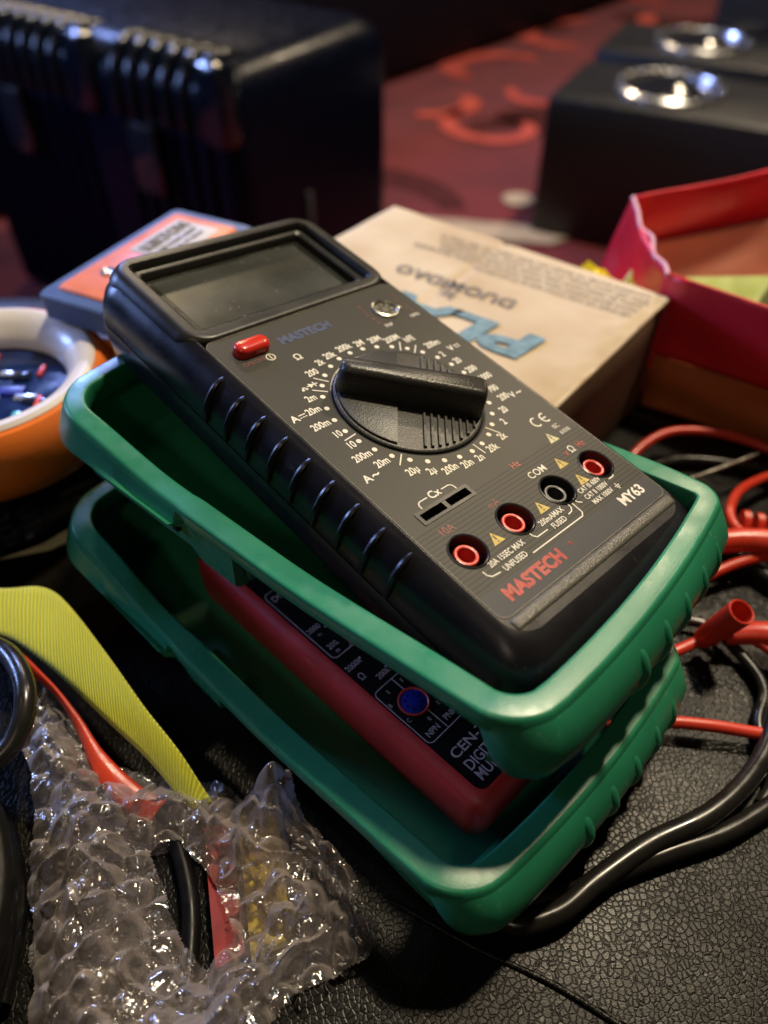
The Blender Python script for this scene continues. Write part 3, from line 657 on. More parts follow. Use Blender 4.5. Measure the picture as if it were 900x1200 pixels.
# ------------------------------------------------------------------ cardboard box
def make_box():
    mt = frame((123, 300, -167), (-.785, .62, 0), (-.62, -.785, 0))
    t = thing('cardboard_box', 'flat tan cardboard box with blue and grey upside-down printing behind the meters', 'box', mt)
    LX, LY, H = 150, 112, 58.5
    b = MB(); nx, ny = 60, 46
    def top(x, y):
        e = 1.6 * math.exp(-min(x, LX - x, y, LY - y) / 2.6)
        fold = -1.1 * math.exp(-((x - 82 + y * .05) / 1.4) ** 2) 
        dent = 1.6 * noise.noise(Vector((x * .04, y * .05, 3))) + .5 * noise.noise(Vector((x * .17, y * .2, 8)))
        near = 1.3 * noise.noise(Vector((x * .3, y * .16, 1))) * math.exp(-x / 9)
        return -.4 + dent * .25 + fold + near - e
    g = [[b.v((LX * i / nx, LY * j / ny, top(LX * i / nx, LY * j / ny))) for j in range(ny + 1)] for i in range(nx + 1)]
    for i in range(nx):
        for j in range(ny): b.f([g[i][j], g[i + 1][j], g[i + 1][j + 1], g[i][j + 1]])
    b.build('lid', M['card'], t)
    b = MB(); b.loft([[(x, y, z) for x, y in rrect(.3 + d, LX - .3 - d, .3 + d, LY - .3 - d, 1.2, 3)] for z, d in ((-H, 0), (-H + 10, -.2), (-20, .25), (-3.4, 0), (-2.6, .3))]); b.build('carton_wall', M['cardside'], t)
    b = MB(); b.tube([(-.1, 2, -2.4), (-.2, 30, -2.1), (.0, 60, -2.6), (-.1, 90, -2.0), (0, 110, -2.4)], .9, 8, 6); b.build('worn_edge', mat('worn_kraft_edge', (.62, .52, .36), .8, bump=1., bscale=400, col2=(.42, .30, .18), vscale=60), t)
    zz = .35; rot = 4.
    b = MB(); b.text("PLAY", 22, 73.5, 25, zz, h=.1, bold=1.1, sx=1.6, ang=rot, align='LEFT', shear=.12); b.build('blue_lettering', M['cardblue'], t, smooth=False)
    b = MB(); b.text("DUOMIDAO", 47, 49.5, 9.6, zz, h=.1, bold=.12, sx=1.12, ang=rot, align='LEFT'); b.text("by", 75, 59.8, 8, zz, h=.1, bold=.1, ang=rot)
    rnd = random.Random(5)
    for ln in range(5):
        s_ = ' '.join(''.join(rnd.choice('aeinorstlcdmu') for _ in range(rnd.randint(3, 9))) for _ in range(11))
        b.text(s_, 3 + rnd.uniform(0, 2), 8.6 + ln * 4.8, 4.1, zz, h=.1, ang=4.2, align='LEFT', sx=136 / (len(s_) * 2.22) if ln < 4 else .72)
    b.build('grey_lettering', M['cardgrey'], t, smooth=False)
make_box()

# ------------------------------------------------------------------ orange inspection light
def make_lamp():
    t = thing('work_light', 'orange work light with a round white ring around dark glass and a blue-grey framed head', 'work light', Matrix.Translation(W(-152, 239.5, -164)))
    b = MB(); b.lathe([(20, -32), (40, -31), (46, -27), (48.4, -20), (48.6, -10), (47.5, -4), (45, -1), (42.5, -.6), (42, -4)], (0, 0), 72, False); b.build('housing', M['orange'], t)
    b = MB(); b.lathe([(43.2, -3), (43, -.2), (41.5, 1), (38.5, .8), (34.5, -2.4), (31.6, -6), (30.6, -8), (30.4, -11)], (0, 0), 72, False); b.build('white_ring', M['ringwhite'], t)
    b = MB(); b.cyl((0, 0), 30.8, -14, -11.6, 56); g = b.build('circuit_disc', M['pcb'], t)
    rnd = random.Random(4)
    for k in range(26):
        a, r_ = rnd.uniform(0, 6.28), rnd.uniform(3, 25); x, y = r_ * math.cos(a), r_ * math.sin(a); w, l = rnd.uniform(.8, 2.6), rnd.uniform(1.4, 6)
        b = MB(); b.box(x - l, x + l, y - w, y + w, -11.7, -10.9 + rnd.uniform(0, 1), .2)
        o = b.build('component', M[rnd.choice(['silverpart', 'cyanpart', 'pcb', 'darkglass', 'bluesock', 'silverpart'])], g)
    for x, y in ((17, 14), (22, -6), (-4, 22), (-20, -14)):
        b = MB(); b.box(x - .8, x + .8, y - 3.4, y + 3.4, -11.7, -10.0, .3); b.build('red_mark', M['redring'], g)
    b = MB(); b.lathe([(28.9, -9.2), (20, -8.6), (.01, -8.4)], (0, 0), 56, False)
    gm = bpy.data.materials.new('clear_lens'); N, L = nt(gm); N.remove(N['Principled BSDF'])
    tr = N.new('ShaderNodeBsdfTransparent'); gl = N.new('ShaderNodeBsdfGlossy'); gl.inputs['Roughness'].default_value = .05; fz = N.new('ShaderNodeFresnel'); fz.inputs[0].default_value = 1.55
    nn = N.new('ShaderNodeTexNoise'); nn.inputs['Scale'].default_value = 60; mxr = N.new('ShaderNodeMapRange'); mxr.inputs[3].default_value = .55; mxr.inputs[4].default_value = .95; L.new(nn.outputs['Fac'], mxr.inputs[0]); L.new(mxr.outputs[0], tr.inputs['Color'])
    ms = N.new('ShaderNodeMixShader'); L.new(fz.outputs[0], ms.inputs[0]); L.new(tr.outputs[0], ms.inputs[1]); L.new(gl.outputs[0], ms.inputs[2]); L.new(ms.outputs[0], N['Material Output'].inputs['Surface'])
    b.bm.free()
    # neck and head; local axes: h along the head, g across it
    h = Vector((.452, .892)); g = Vector((.892, -.452)); O = Vector((16.6, 32.1))   # near-left head corner, from the ring centre
    def q(a, c, z): p = O + h * a + g * c; return (p.x, p.y, z)
    b = MB(); b.loft([[q(-1, 2, z - 8), q(-26, 56, z - 8), q(6, 46, z), q(3, 0, z)] for z in (-22, -3)]); b.build('neck', M['orange'], t)
    def plate(name, a0, a1, c0, c1, z0, z1, r, m, par, tl=0.):
        b = MB(); b.loft([[(*q(x + d, 0, 0)[:2], 0) and q(x, y, z) for x, y in rrect(a0 + d, a1 - d, c0 + d, c1 - d, r, 4)] for d, z in ((0, z0), (0, z1 - .8), (.8, z1))]); return b.build(name, m, par)
    hd = plate('head_frame', 0, 87, 0, 44, 3, 13, 3, M['bluegrey'], t)
    plate('face_plate', 6, 81, 5, 39, 11, 14.2, 2, M['salmon'], t)
    lb = plate('label', 42, 76, 10, 34, 13, 14.6, 1, M['label'], t)
    b = MB(); b.text("KIRTON", 0, 0, 8.5, 0, h=.4, bold=.25, sx=.9); b.text("LED WORK LIGHT", 0, -6.5, 3., 0, h=.3, sx=1.0); b.text("MODEL 12V 300mA", 0, -11, 2.6, 0, h=.3, sx=1.0)
    o = b.build('label_lettering', M['cardgrey'], lb, smooth=False)
    p = q(59, 17, 14.7); o.matrix_local = Matrix.Translation(Vector(p) * K) @ Matrix.Rotation(math.atan2(h.y, h.x), 4, 'Z')
    b = MB(); p = q(24, 16, 0); b.lathe([(3.4, 13.6), (3.4, 14.8), (2.4, 15.2), (1.2, 14.6)], (p[0], p[1]), 24); b.build('screw', M['chrome'], t)
    b = MB(); p = q(88, 42, 0); b.cyl((p[0], p[1]), 3, -4, 9, 16, 1); b.build('end_tip', M['redring'], t)
make_lamp()

# navy carton below it
t = thing('carton', 'dark navy carton with rows of small pale print under the orange work light', 'box', frame((-168, 186, -226), (.77, .64, 0), (-.64, .77, 0)))
b = MB(); b.box(-10, 92, 0, 70, 0, 29, 1.); b.build('carton_body', M['navy'], t)
b = MB()
for r_ in range(4):
    for c_ in range(4): b.text(["LCD-8", "300m", "Auto", "12V-C", "CE 1.2", "On-off"][(r_ * 3 + c_) % 6], 10 + c_ * 9.5, 4.5 + r_ * 4.3, 2.9, 0, h=.1, sx=.8)
b.box(52, 66, 15, 17.6, 0, .1); b.box(34, 37, 2.4, 5.2, 0, .1); b.box(18, 52, 24, 25, 0, .1)
o = b.build('pale_lettering', mat('dim_print', (.16, .15, .16), .5), t, smooth=False); o.matrix_local = Matrix.Translation((0, -.0002, 0)) @ Matrix.Rotation(R(90), 4, 'X')
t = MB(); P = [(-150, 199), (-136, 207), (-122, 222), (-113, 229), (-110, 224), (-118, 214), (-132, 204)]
t.loft([[(x, y, z + ZO * 0) for x, y in P] for z in (.6, 1.0)]); o = t.build('lit_leather_patch', M['paper'], None); tag(o, 'pale yellow sliver painted as lit leather at the foot of the navy carton', 'paper')  # thin pale sheet standing in for a lit patch of the leather

# ------------------------------------------------------------------ yellow strap, red film
def ribbon(name, m, left, right, seg=10, th=1.0, uvk=1.):
    A, B_ = spline(left, seg), spline(right, seg); n = min(len(A), len(B_)); bm = bmesh.new(); uvl = bm.loops.layers.uv.new('UVMap'); nw = 8
    G = []; s_ = 0
    for i in range(n):
        if i: s_ += ((A[i] + B_[i]) / 2 - (A[i - 1] + B_[i - 1]) / 2).length
        row = []
        for j in range(nw + 1):
            f = j / nw; p = A[i].lerp(B_[i], f) + Vector((0, 0, math.sin(math.pi * f) * 1.2)); row.append((bm.verts.new(W(*p)), (s_ * .1 * uvk, f * 2.4)))
        G.append(row)
    for i in range(n - 1):
        for j in range(nw):
            q = [G[i][j], G[i + 1][j], G[i + 1][j + 1], G[i][j + 1]]; f = bm.faces.new([v for v, _ in q])
            for l, (_, w) in zip(f.loops, q): l[uvl].uv = w
    bmesh.ops.recalc_face_normals(bm, faces=bm.faces)
    me = bpy.data.meshes.new(name); bm.to_mesh(me); bm.free(); o = link(name, me, m)
    md = o.modifiers.new('thickness', 'SOLIDIFY'); md.thickness = th * K; md.offset = -1
    return o
o = ribbon('webbing_strap', M['strap'], [(-156, 172, -206), (-129, 164, -200), (-113, 162, -197), (-102, 154, -196), (-86, 137, -199), (-72, 121, -203), (-60, 109, -208), (-50, 98, -216)],
           [(-146, 150, -203), (-124, 147, -203), (-108, 138, -204), (-96, 129, -206), (-82, 118, -209), (-70, 109, -213), (-60, 100, -218), (-54, 95, -221)])
tag(o, 'bright yellow woven strap curving over the red film beside the bubble wrap', 'strap')
o = ribbon('plastic_film', M['redstrap'], [(-150, 152, -207), (-122, 145, -205), (-106, 134, -207), (-94, 123, -210), (-84, 112, -213), (-72, 103, -217), (-64, 100, -220)],
           [(-140, 142, -206), (-119, 139, -208), (-103, 129, -210), (-93, 117, -213), (-86, 106, -215), (-78, 98, -218), (-68, 93, -222)], th=.5)
tag(o, 'glossy red plastic strip between the yellow strap and the bubble wrap', 'plastic strip')

# ------------------------------------------------------------------ bubble wrap
def in_poly(x, y, P):
    c = False; j = len(P) - 1
    for i in range(len(P)):
        if (P[i][1] > y) != (P[j][1] > y) and x < (P[j][0] - P[i][0]) * (y - P[i][1]) / (P[j][1] - P[i][1]) + P[i][0]: c = not c
        j = i
    return c
def edge_d(x, y, P):
    m_ = 1e9
    for i in range(len(P)):
        a, b_ = P[i - 1], P[i]; dx, dy = b_[0] - a[0], b_[1] - a[1]; t_ = max(0, min(1, ((x - a[0]) * dx + (y - a[1]) * dy) / (dx * dx + dy * dy)))
        m_ = min(m_, math.hypot(x - a[0] - t_ * dx, y - a[1] - t_ * dy))
    return m_
OUT = [(-115, 140), (-106, 136), (-97, 128), (-88, 116), (-82, 108), (-74, 108), (-64, 106), (-52, 107), (-46, 104), (-40, 99), (-35, 101), (-29, 104), (-26, 100), (-19, 92), (-12, 84), (-7, 78), (-1, 66), (-4, 58), (-12, 54), (-21, 50), (-27, 42), (-27, 30), (-40, 8), (-76, 8), (-84, 40), (-92, 62), (-98, 84), (-104, 104), (-114, 122)]
HOLE = [(-65, 84), (-57, 87), (-49, 80), (-43, 70), (-39, 60), (-45, 55), (-51, 60), (-57, 70)]
def wrap_sheet(seed, lift, shrink):
    bm = bmesh.new(); st = .47; x0, x1, y0, y1 = -118, 2, 6, 142; nx, ny = int((x1 - x0) / st), int((y1 - y0) / st); G = {}
    ca, sa = math.cos(.4 + seed), math.sin(.4 + seed); pitch = 8.6
    for i in range(nx + 1):
        for j in range(ny + 1):
            x, y = x0 + i * st, y0 + j * st
            wx = x + 2.2 * noise.noise(Vector((x * .09, y * .09, seed))); wy = y + 2.2 * noise.noise(Vector((x * .09, y * .09, seed + 9)))
            if not in_poly(wx, wy, OUT) or in_poly(wx, wy, HOLE): continue
            e = min(edge_d(wx, wy, OUT), edge_d(wx, wy, HOLE))
            if e < shrink: continue
            u_, v_ = wx * ca - wy * sa, wx * sa + wy * ca; row = round(v_ / (pitch * .866)); uu = u_ / pitch - .5 * (row % 2); cu = round(uu)
            cid = Vector((cu * 3.1, row * 1.7, seed)); d = math.hypot((uu - cu) * pitch, v_ - row * pitch * .866); br = 3.95
            pop = .35 + .65 * ss(-.25, .35, noise.noise(cid))
            hb = 3.3 * pop * min(1, 1.12 * math.sqrt(max(0, 1 - (d / br) ** 2))) if d < br else 0
            base = 11 * ss(0, 20, e) + 7 * noise.noise(Vector((x * .035, y * .035, seed * 2))) + 1.6 * noise.noise(Vector((x * .12, y * .12, seed)))
            cr = abs(noise.noise(Vector((x * .10, y * .10, 20 + seed)))); base += 3.0 * (1 - min(1, cr * 5)) * ss(0, 8, e)
            pk = 17 * math.exp(-((x + 31) ** 2 + (y - 98) ** 2) / 45.)       # the stiff fold that stands up
            z = 2.0 + lift + base + hb + pk + .35 * noise.noise(Vector((x * .45, y * .45, seed)))
            z = max(z, 1.)
            G[i, j] = bm.verts.new(Vector((x, y, z)) * K)
    for (i, j) in list(G):
        q = [G.get(k) for k in ((i, j), (i + 1, j), (i + 1, j + 1), (i, j + 1))]
        if all(q): bm.faces.new(q)
    return bm
t = thing('bubble_wrap', 'crumpled clear bubble wrap with a hole in it at the lower left', 'bubble wrap', Matrix.Translation((0, 0, 0)))
for sd, lf, sh, nm in ((1., 5, 0, 'outer_sheet'), (4., -3, 2.5, 'inner_sheet')):
    bm = wrap_sheet(sd, lf, sh); me = bpy.data.meshes.new(nm); bm.to_mesh(me); bm.free(); link(nm, me, M['wrap'], t, True)
    me.set_sharp_from_angle(angle=R(70))
# things wrapped inside
b = MB(); b.loft([[(x, y, z) for x, y in [(-52, 92), (-45, 94), (-36, 60), (-43, 56)]] for z in (1, 5)]); o = b.build('packet', mat('dark_red_film', (.36, .03, .03), .4, var=.4), None); tag(o, 'red packet showing through the bubble wrap beside its hole', 'packet')
b = MB(); b.loft([[(x, y, z) for x, y in [(-43, 96), (-31, 96), (-24, 62), (-34, 58)]] for z in (1, 5)]); o = b.build('packet', mat('mustard_film', (.75, .55, .03), .4, var=.2), None); tag(o, 'mustard yellow packet inside the bubble wrap, right of the red one', 'packet')
b = MB(); b.tube([(-66, 98, 3), (-58, 86, 3), (-52, 70, 3), (-50, 52, 3), (-50, 34, 3)], 2.6, 14, 6); o = b.build('cable', M['cabledark'], None); tag(o, 'thick black cable seen through the hole in the bubble wrap', 'cable')

# ------------------------------------------------------------------ cables
def cable(name, label, cat, pts, r, m, n=12):
    b = MB(); b.tube([(x, y, z + ZO) for x, y, z in pts], r, n, 8); o = b.build(name, m, None); tag(o, label, cat); return o
# coiled black cable at the left edge
b = MB(); P = []
for k in range(7 * 20):
    a = 2 * math.pi * k / 20; lo = k / 20; w = 1 + .05 * math.sin(lo * 2.3)
    P.append((-137 + (40 - 2.0 * (lo % 3)) * w * math.cos(a), 48 + (58 - 3 * (lo % 3)) * math.sin(a), 5 + 5.0 * (lo // 1) * .95 + 4 * math.sin(a * .5)))
b.tube(P, 4.3, 12, 2); o = b.build('coiled_cable', M['cabledark'], None); tag(o, 'thick black cable coiled in a stack at the lower left edge', 'cable')
cable('cable', 'thin black cable looping over the bubble wrap below the yellow strap', 'cable', [(-150, 150, -214), (-128, 142, -200), (-112, 132, -192), (-101, 117, -189), (-102, 104, -194), (-116, 96, -200), (-140, 98, -212)], 3.0, M['cableb'])
cable('test_lead', 'red cable arching along the foot of the orange and red carton', 'cable', [(95, 232, -222), (103, 246, -219), (113, 257, -216), (127, 264, -214), (146, 263, -214), (166, 255, -216), (190, 238, -220), (215, 225, -222)], 2.0, M['cabler'])
cable('test_lead', 'red cable bent in a tight loop above the red plug', 'cable', [(200, 262, -222), (176, 245, -219), (158, 236, -216), (144, 226, -214), (136, 214, -213), (135, 205, -213), (139, 199, -212), (146, 196, -211)], 2.0, M['cabler'])
cable('test_lead', 'red cable running right from behind the upper holster, just under the plug', 'cable', [(110, 180, -220), (128, 188, -217), (142, 192, -216), (160, 195, -218), (190, 196, -222)], 2.0, M['cabler'])
cable('test_lead', 'red cable passing beneath the open red plug sleeve', 'cable', [(98, 152, -221), (112, 157, -219), (124, 157, -217), (136, 148, -218), (160, 138, -221)], 2.0, M['cabler'])
cable('test_lead', 'straight red cable coming out of the lower holster over bare leather', 'cable', [(70, 124, -220), (88, 125, -219), (104, 123.5, -219), (122, 121, -220), (160, 118, -221)], 2.0, M['cabler'])
cable('power_cable', 'thick black cable curving from under the lower holster to the right edge', 'cable', [(26, 78, -222), (33, 67, -220), (46, 69, -219.5), (58, 77, -219), (75, 87, -219), (94, 95, -218), (110, 107, -218), (122, 122, -219), (136, 150, -221)], 3.1, M['cableb'])
cable('power_cable', 'second thick black cable lying just below the first one on the leather', 'cable', [(22, 72, -222), (48, 74, -222), (67, 81, -221.8), (82, 86, -221.8), (98, 91, -221.8), (114, 99, -221.8), (145, 116, -222)], 2.8, M['cableb'])
cable('cable', 'slim black cable bending down beside the red plug sleeve', 'cable', [(104, 168, -222), (116, 164, -222), (124, 150, -222), (126, 138, -222), (120, 126, -222.5), (118, 108, -223), (112, 100, -223)], 2.0, M['cableb'])
cable('cable', 'black cable running behind the plugs into the dark right side', 'cable', [(100, 220, -222), (118, 214, -221), (134, 200, -222), (146, 184, -221), (158, 170, -221), (180, 150, -222)], 2.8, M['cableb'])
cable('cable', 'black cable sweeping below the red arch beside the carton', 'cable', [(110, 246, -222), (128, 254, -222), (150, 252, -222), (176, 244, -222), (210, 220, -223)], 2.4, M['cableb'])
# probe with metal tip
t = thing('test_probe', 'black test probe with a thin steel tip pointing out behind the meter corner', 'test probe', Matrix.Translation(W(0, 0, 0)))
b = MB(); b.tube([(112, 226, -213), (140, 238, -212), (158, 246, -211)], .9, 10, 4, rad=lambda s_: .9 if s_ < .93 else .9 * (1.02 - s_) * 10); b.build('steel_tip', M['metal'], t)
b = MB(); b.tube([(90, 214, -216), (100, 220, -215), (113, 226.5, -213)], 3.2, 12, 4); b.build('handle', M['cableb'], t)
# plug
t = thing('banana_plug', 'red ribbed banana plug lying on its side right of the upper holster', 'plug', Matrix.Translation(W(0, 0, 0)))
b = MB(); b.tube([(118, 196, -214), (134, 197, -212), (152, 194, -211)], 4.6, 16, 4, rad=lambda s_: 4.2 + .8 * s_); b.build('plug_body', M['cabler'], t)
for k in range(5):
    b = MB(); x = 138 + k * 5; b.tube([(x, 207 - k * .9, -212), (x + 2.4, 206.6 - k * .9, -212)], 4.4 - k * .35, 14, 2); b.build('strain_relief_ring', M['cabler'], t)
t = thing('plug_sleeve', 'red plug sleeve standing with its open round end up', 'plug', Matrix.Translation(W(0, 0, 0)))
b = MB(); a, c_ = Vector((110.5, 157, -219)), Vector((115.5, 152.5, -198)); ax = (c_ - a).normalized(); p_ = ax.cross(Vector((0, 0, 1))).normalized(); q_ = ax.cross(p_)
def rg(c, r, n=28): return [c + (p_ * math.cos(2 * math.pi * k / n) + q_ * math.sin(2 * math.pi * k / n)) * r for k in range(n)]
b.loft([rg(a, 3.6), rg(a.lerp(c_, .3), 4.2), rg(a.lerp(c_, .9), 4.5), rg(c_, 4.5), rg(c_ + ax * .25, 4.2), rg(c_, 3.8), rg(a.lerp(c_, .2), 3.4)], True, True); b.build('sleeve', M['cabler'], t)
b = MB(); b.tube([(118, 158, -218), (132, 156, -215), (150, 150, -215)], 4, 16, 4, rad=lambda s_: 3.6 + 1.4 * s_); b.build('plug_body', M['cabler'], t)
b = MB(); b.tube([(119, 158, -214), (112, 158.5, -219)], 3.2, 14, 3); b.build('plug_nose', M['cabler'], t)

# ------------------------------------------------------------------ red and orange open carton
def make_open():
    t = thing('open_carton', 'red open carton with an orange lower band, torn pink edge and papers inside', 'carton', Matrix.Translation(W(0, 0, 0)))
    def sheet(name, m, quad, th=1.2, seg=14, wob=1.5, sd=0):
        b = MB(); A, B_, C, D = [Vector(p) for p in quad]; n = seg; G = []   # A-B bottom, D-C top
        nrm = (B_ - A).cross(D - A).normalized()
        for i in range(n + 1):
            for j in range(n + 1):
                f, g = i / n, j / n; p = A.lerp(B_, f).lerp(D.lerp(C, f), g); w = wob * noise.noise(Vector((f * 2.2 + sd, g * 1.6, sd * 3.))) ; G.append(b.v(p + nrm * w))
        for i in range(n):
            for j in range(n): b.f([G[i * (n + 1) + j], G[(i + 1) * (n + 1) + j], G[(i + 1) * (n + 1) + j + 1], G[i * (n + 1) + j + 1]])
        o = b.build(name, m, t, fix=False); md = o.modifiers.new('thickness', 'SOLIDIFY'); md.thickness = th * K; md.offset = 0; return o
    z0, z1 = -225.5, -160
    sheet('near_wall', M['redbox'], [(122.5, 302, -198), (236, 226, -198), (246, 206, -163), (119.5, 304, z1)], wob=5, sd=1)
    sheet('orange_band', M['cardor'], [(124, 299, z0), (232, 232, z0), (236, 226, -198), (122.5, 302, -198)], wob=5, sd=1)
    sheet('side_wall', M['redbox'], [(127, 300, z0), (110, 376, z0), (124, 381, z1), (121, 303, z1)], wob=5, sd=5)
    sheet('far_wall', M['redbox'], [(128, 384, -190), (250, 430, -190), (262, 440, -157), (124, 381, z1)], wob=4, sd=7)
    sheet('far_wall_lining', M['tan'], [(130, 370, z0), (250, 416, z0), (250, 428, -186), (128, 382, -186)], wob=4, sd=8)
    b = MB(); b.tube([(124, 381, -159.5), (123, 366, -160), (121, 350, -161), (123, 338, -160), (120.5, 324, -161), (122, 312, -160), (121, 303, -160)], 1.0, 8, 5); b.build('torn_edge', M['torn'], t)
    b = MB(); b.poly([(127, 300), (232, 232), (262, 420), (124, 376)], -224.5, .5); b.build('carton_floor', M['tan'], t)
    return sheet
make_open()
b = MB()
b.loft([[(x, y, z + ZO) for x, y, z in P] for P in ([(142, 318, -206), (186, 300, -206), (196, 346, -184), (150, 352, -188)], [(142, 318, -205), (186, 300, -205), (196, 346, -183), (150, 352, -187)])])
o = b.build('paper_sheet', M['lime'], None); tag(o, 'lime green sheet of paper inside the red carton', 'paper')
b = MB(); b.tube([(190, 262, -190 + ZO), (184, 290, -180 + ZO), (190, 318, -172 + ZO), (206, 340, -170 + ZO), (240, 350, -172 + ZO)], 15, 16, 6, flat=.7); o = b.build('black_strap', M['cableb'], None); tag(o, 'black rounded object sticking up in the red carton at the right edge', 'strap')
b = MB(); G = [[b.v((90 + 4 * i, 322 + 3.2 * j + .4 * i, 44 + 9 * noise.noise(Vector((i * .55, j * .6, 2))) + 5 * math.sin(i * .8) - 30 * ss(7, 11, j))) for j in range(12)] for i in range(9)]
for i in range(8):
    for j in range(11): b.f([G[i][j], G[i + 1][j], G[i + 1][j + 1], G[i][j + 1]])
o = b.build('yellow_bag', M['yellowbag'], None); tag(o, 'crinkled yellow plastic bag between the cardboard box and the red carton', 'bag')

# ------------------------------------------------------------------ leather seat, floor, background
t = thing('leather_bench', 'black grained leather bench the whole heap rests on', 'bench', Matrix.Translation((0, 0, 0)))
b = MB(); L = []
for d, z in ((20, -60), (0, -58), (-4, -30), (-2, -14), (3, -5), (10, -1.2), (20, 0)):
    L.append([(x, y, z) for x, y in rrect(-640 + d, 640 - d, -200 + d, 412 - d, 24, 8)])
b.loft(L, True, False)
nx, ny = 100, 60; x0, x1, y0, y1 = -620, 620, -180, 392
b.holes([(x, y) for x, y in rrect(-620, 620, -180, 392, 24, 8)], [], 0)
cu = b.build('cushion', M['leather'], t, weld=True)
b = MB(); b.tube([(2, 74, .0), (24, 62.5, .0), (43, 54, .6), (61, 43.5, .6), (100, 21, .5), (190, -30, .4)], 0.8, 10, 5); pp = b.build('piping', M['leather'], cu)
b = MB()
for k in range(30):
    f = k / 30; x, y = 44 + 150 * f, 51 - 86 * f; b.tube([(x, y + 3.6, .1), (x + 1.2, y + 3.2, .55), (x + 2.4, y + 2.2, .1)], .3, 6, 2)
b.build('stitching', M['blackring'], cu)
b = MB(); b.box(-600, 600, -160, 380, -472, -58, 8); b.build('base', M['floorblack'], t)
FZ = -474.
b = MB(); b.poly([(-9000, -3000), (9000, -3000), (9000, 12000), (-9000, 12000)], FZ - 2, 2); o = b.build('carpet', M['carpet'], None, False); tag(o, 'dark red carpet with coral swirls far below the bench', None, None, 'structure'); cp = o
def swirl(b, cx, cy, r, a0, turn, w, z):
    n = 26; A, B_ = [], []
    for k in range(n + 1):
        f = k / n; a = a0 + turn * f; rr = r * (1 - .55 * f); ww = w * math.sin(math.pi * (.12 + .8 * f)) ** .6
        A.append((cx + (rr + ww) * math.cos(a), cy + (rr + ww) * math.sin(a))); B_.append((cx + (rr - ww) * math.cos(a), cy + (rr - ww) * math.sin(a)))
    V = [[b.v((*p, z)) for p in q] for q in (A, B_)]
    for k in range(n): b.f([V[0][k], V[0][k + 1], V[1][k + 1], V[1][k]])
rnd = random.Random(11)
b = MB()
for x, y, r_, a, tn, w in ((300, 2110, 150, 2.2, 4.4, 26), (330, 2560, 210, .8, 3.0, 42), (640, 2950, 230, 1.2, 3.4, 44), (470, 2350, 120, 2.6, 2.6, 24), (860, 3350, 200, .2, 3.3, 40), (160, 2330, 150, 4.2, 2.2, 34), (560, 1900, 150, 3.2, 3.0, 30), (1100, 3100, 200, 2.2, 3.3, 40), (760, 2600, 150, .9, 3, 30)):
    swirl(b, x, y, r_, a, tn, w, FZ + 4)
for _ in range(90):
    x, y = rnd.uniform(-3500, 4500), rnd.uniform(500, 9000)
    if -100 < x < 1300 and 1600 < y < 3600: continue
    swirl(b, x, y, rnd.uniform(110, 230), rnd.uniform(0, 6.3), rnd.uniform(2.4, 4.6), rnd.uniform(22, 44), FZ + 4)
b.build('swirl_pattern', M['carpetpat'], cp, False)
b = MB()
for _ in range(120):
    swirl(b, rnd.uniform(-3500, 4500), rnd.uniform(700, 7000), rnd.uniform(160, 330), rnd.uniform(0, 6.3), rnd.uniform(1.4, 3.), rnd.uniform(40, 90), FZ + 2)
b.build('dark_pattern', M['carpetdark'], cp, False)
b = MB(); b.poly(circle(290, 1650, 34, 18), FZ + 6); b.poly(circle(520, 1720, 30, 18), FZ + 6); b.poly([(60, 1480), (330, 1440), (420, 1500), (80, 1560)], FZ + 6); b.build('cream_pattern', M['carpetcream'], cp, False)

# long dark sofa along the far side
t = thing('sofa', 'long dark leather sofa running along the far edge of the red carpet', 'sofa', frame((20, 2450, -700), (.666, .746, 0), (-.746, .666, 0)))
b = MB(); b.box(-3000, 5200, 0, 900, 0, 430, 40); b.build('seat', M['darkleather'], t)
for k in range(9):
    b = MB(); b.box(-2980 + 910 * k, -2090 + 910 * k, 330, 620, 430, 980, 60); b.build('back_cushion', M['darkleather'], t)

# black ribbed case
def make_case():
    u = Vector((-.82, .572, 0)); v = Vector((.572, .82, 0))     # along the ribbed side, along the right side
    t = thing('hard_case', 'large glossy black ribbed hard case standing on the carpet at the upper left', 'case', frame((-179, 960, -700), v, u))
    LX, LY, H = 336, 600, 440
    b = MB(); L = []
    for d, z in ((26, 0), (6, 6), (0, 26), (0, 320), (0, 394), (4, 410), (13, 425), (28, 435), (46, H)):
        L.append([(x, y, z) for x, y in rrect(d, LX - d, d, LY - d, 34 - d * .3, 8)])
    b.loft(L); b.build('shell', M['shell'], t)
    for k in range(18):
        y = 46 + k * 30
        if k in (6, 7): continue
        b = MB(); b.tube([(-3, y, 364), (-4, y, 390), (4, y, 418), (18, y, 435), (40, y, 440), (70, y, 435), (90, y, 429)], 8, 10, 4); b.build('lid_rib', M['case'], t)
        b = MB(); b.tube([(-2, y, 24), (-4, y, 60), (-4, y, 330), (-2, y, 345)], 4, 10, 3); b.build('side_rib', M['shell'], t)
    for y in (20, 255, 580):
        b = MB(); b.box(-14, 20, y - 22, y + 22, 354, 448, 9); b.build('corner_guard', M['case'], t)
    for y in (150, 420):
        b = MB(); b.box(-20, 0, y - 26, y + 26, 272, 360, 6); b.build('latch', M['cone'], t)
    b = MB(); b.box(124, 134, -5, 1, 180, 262, 2); b.build('side_plate', mat('dull_grey_plate', (.06, .06, .07), .3), t)
make_case()

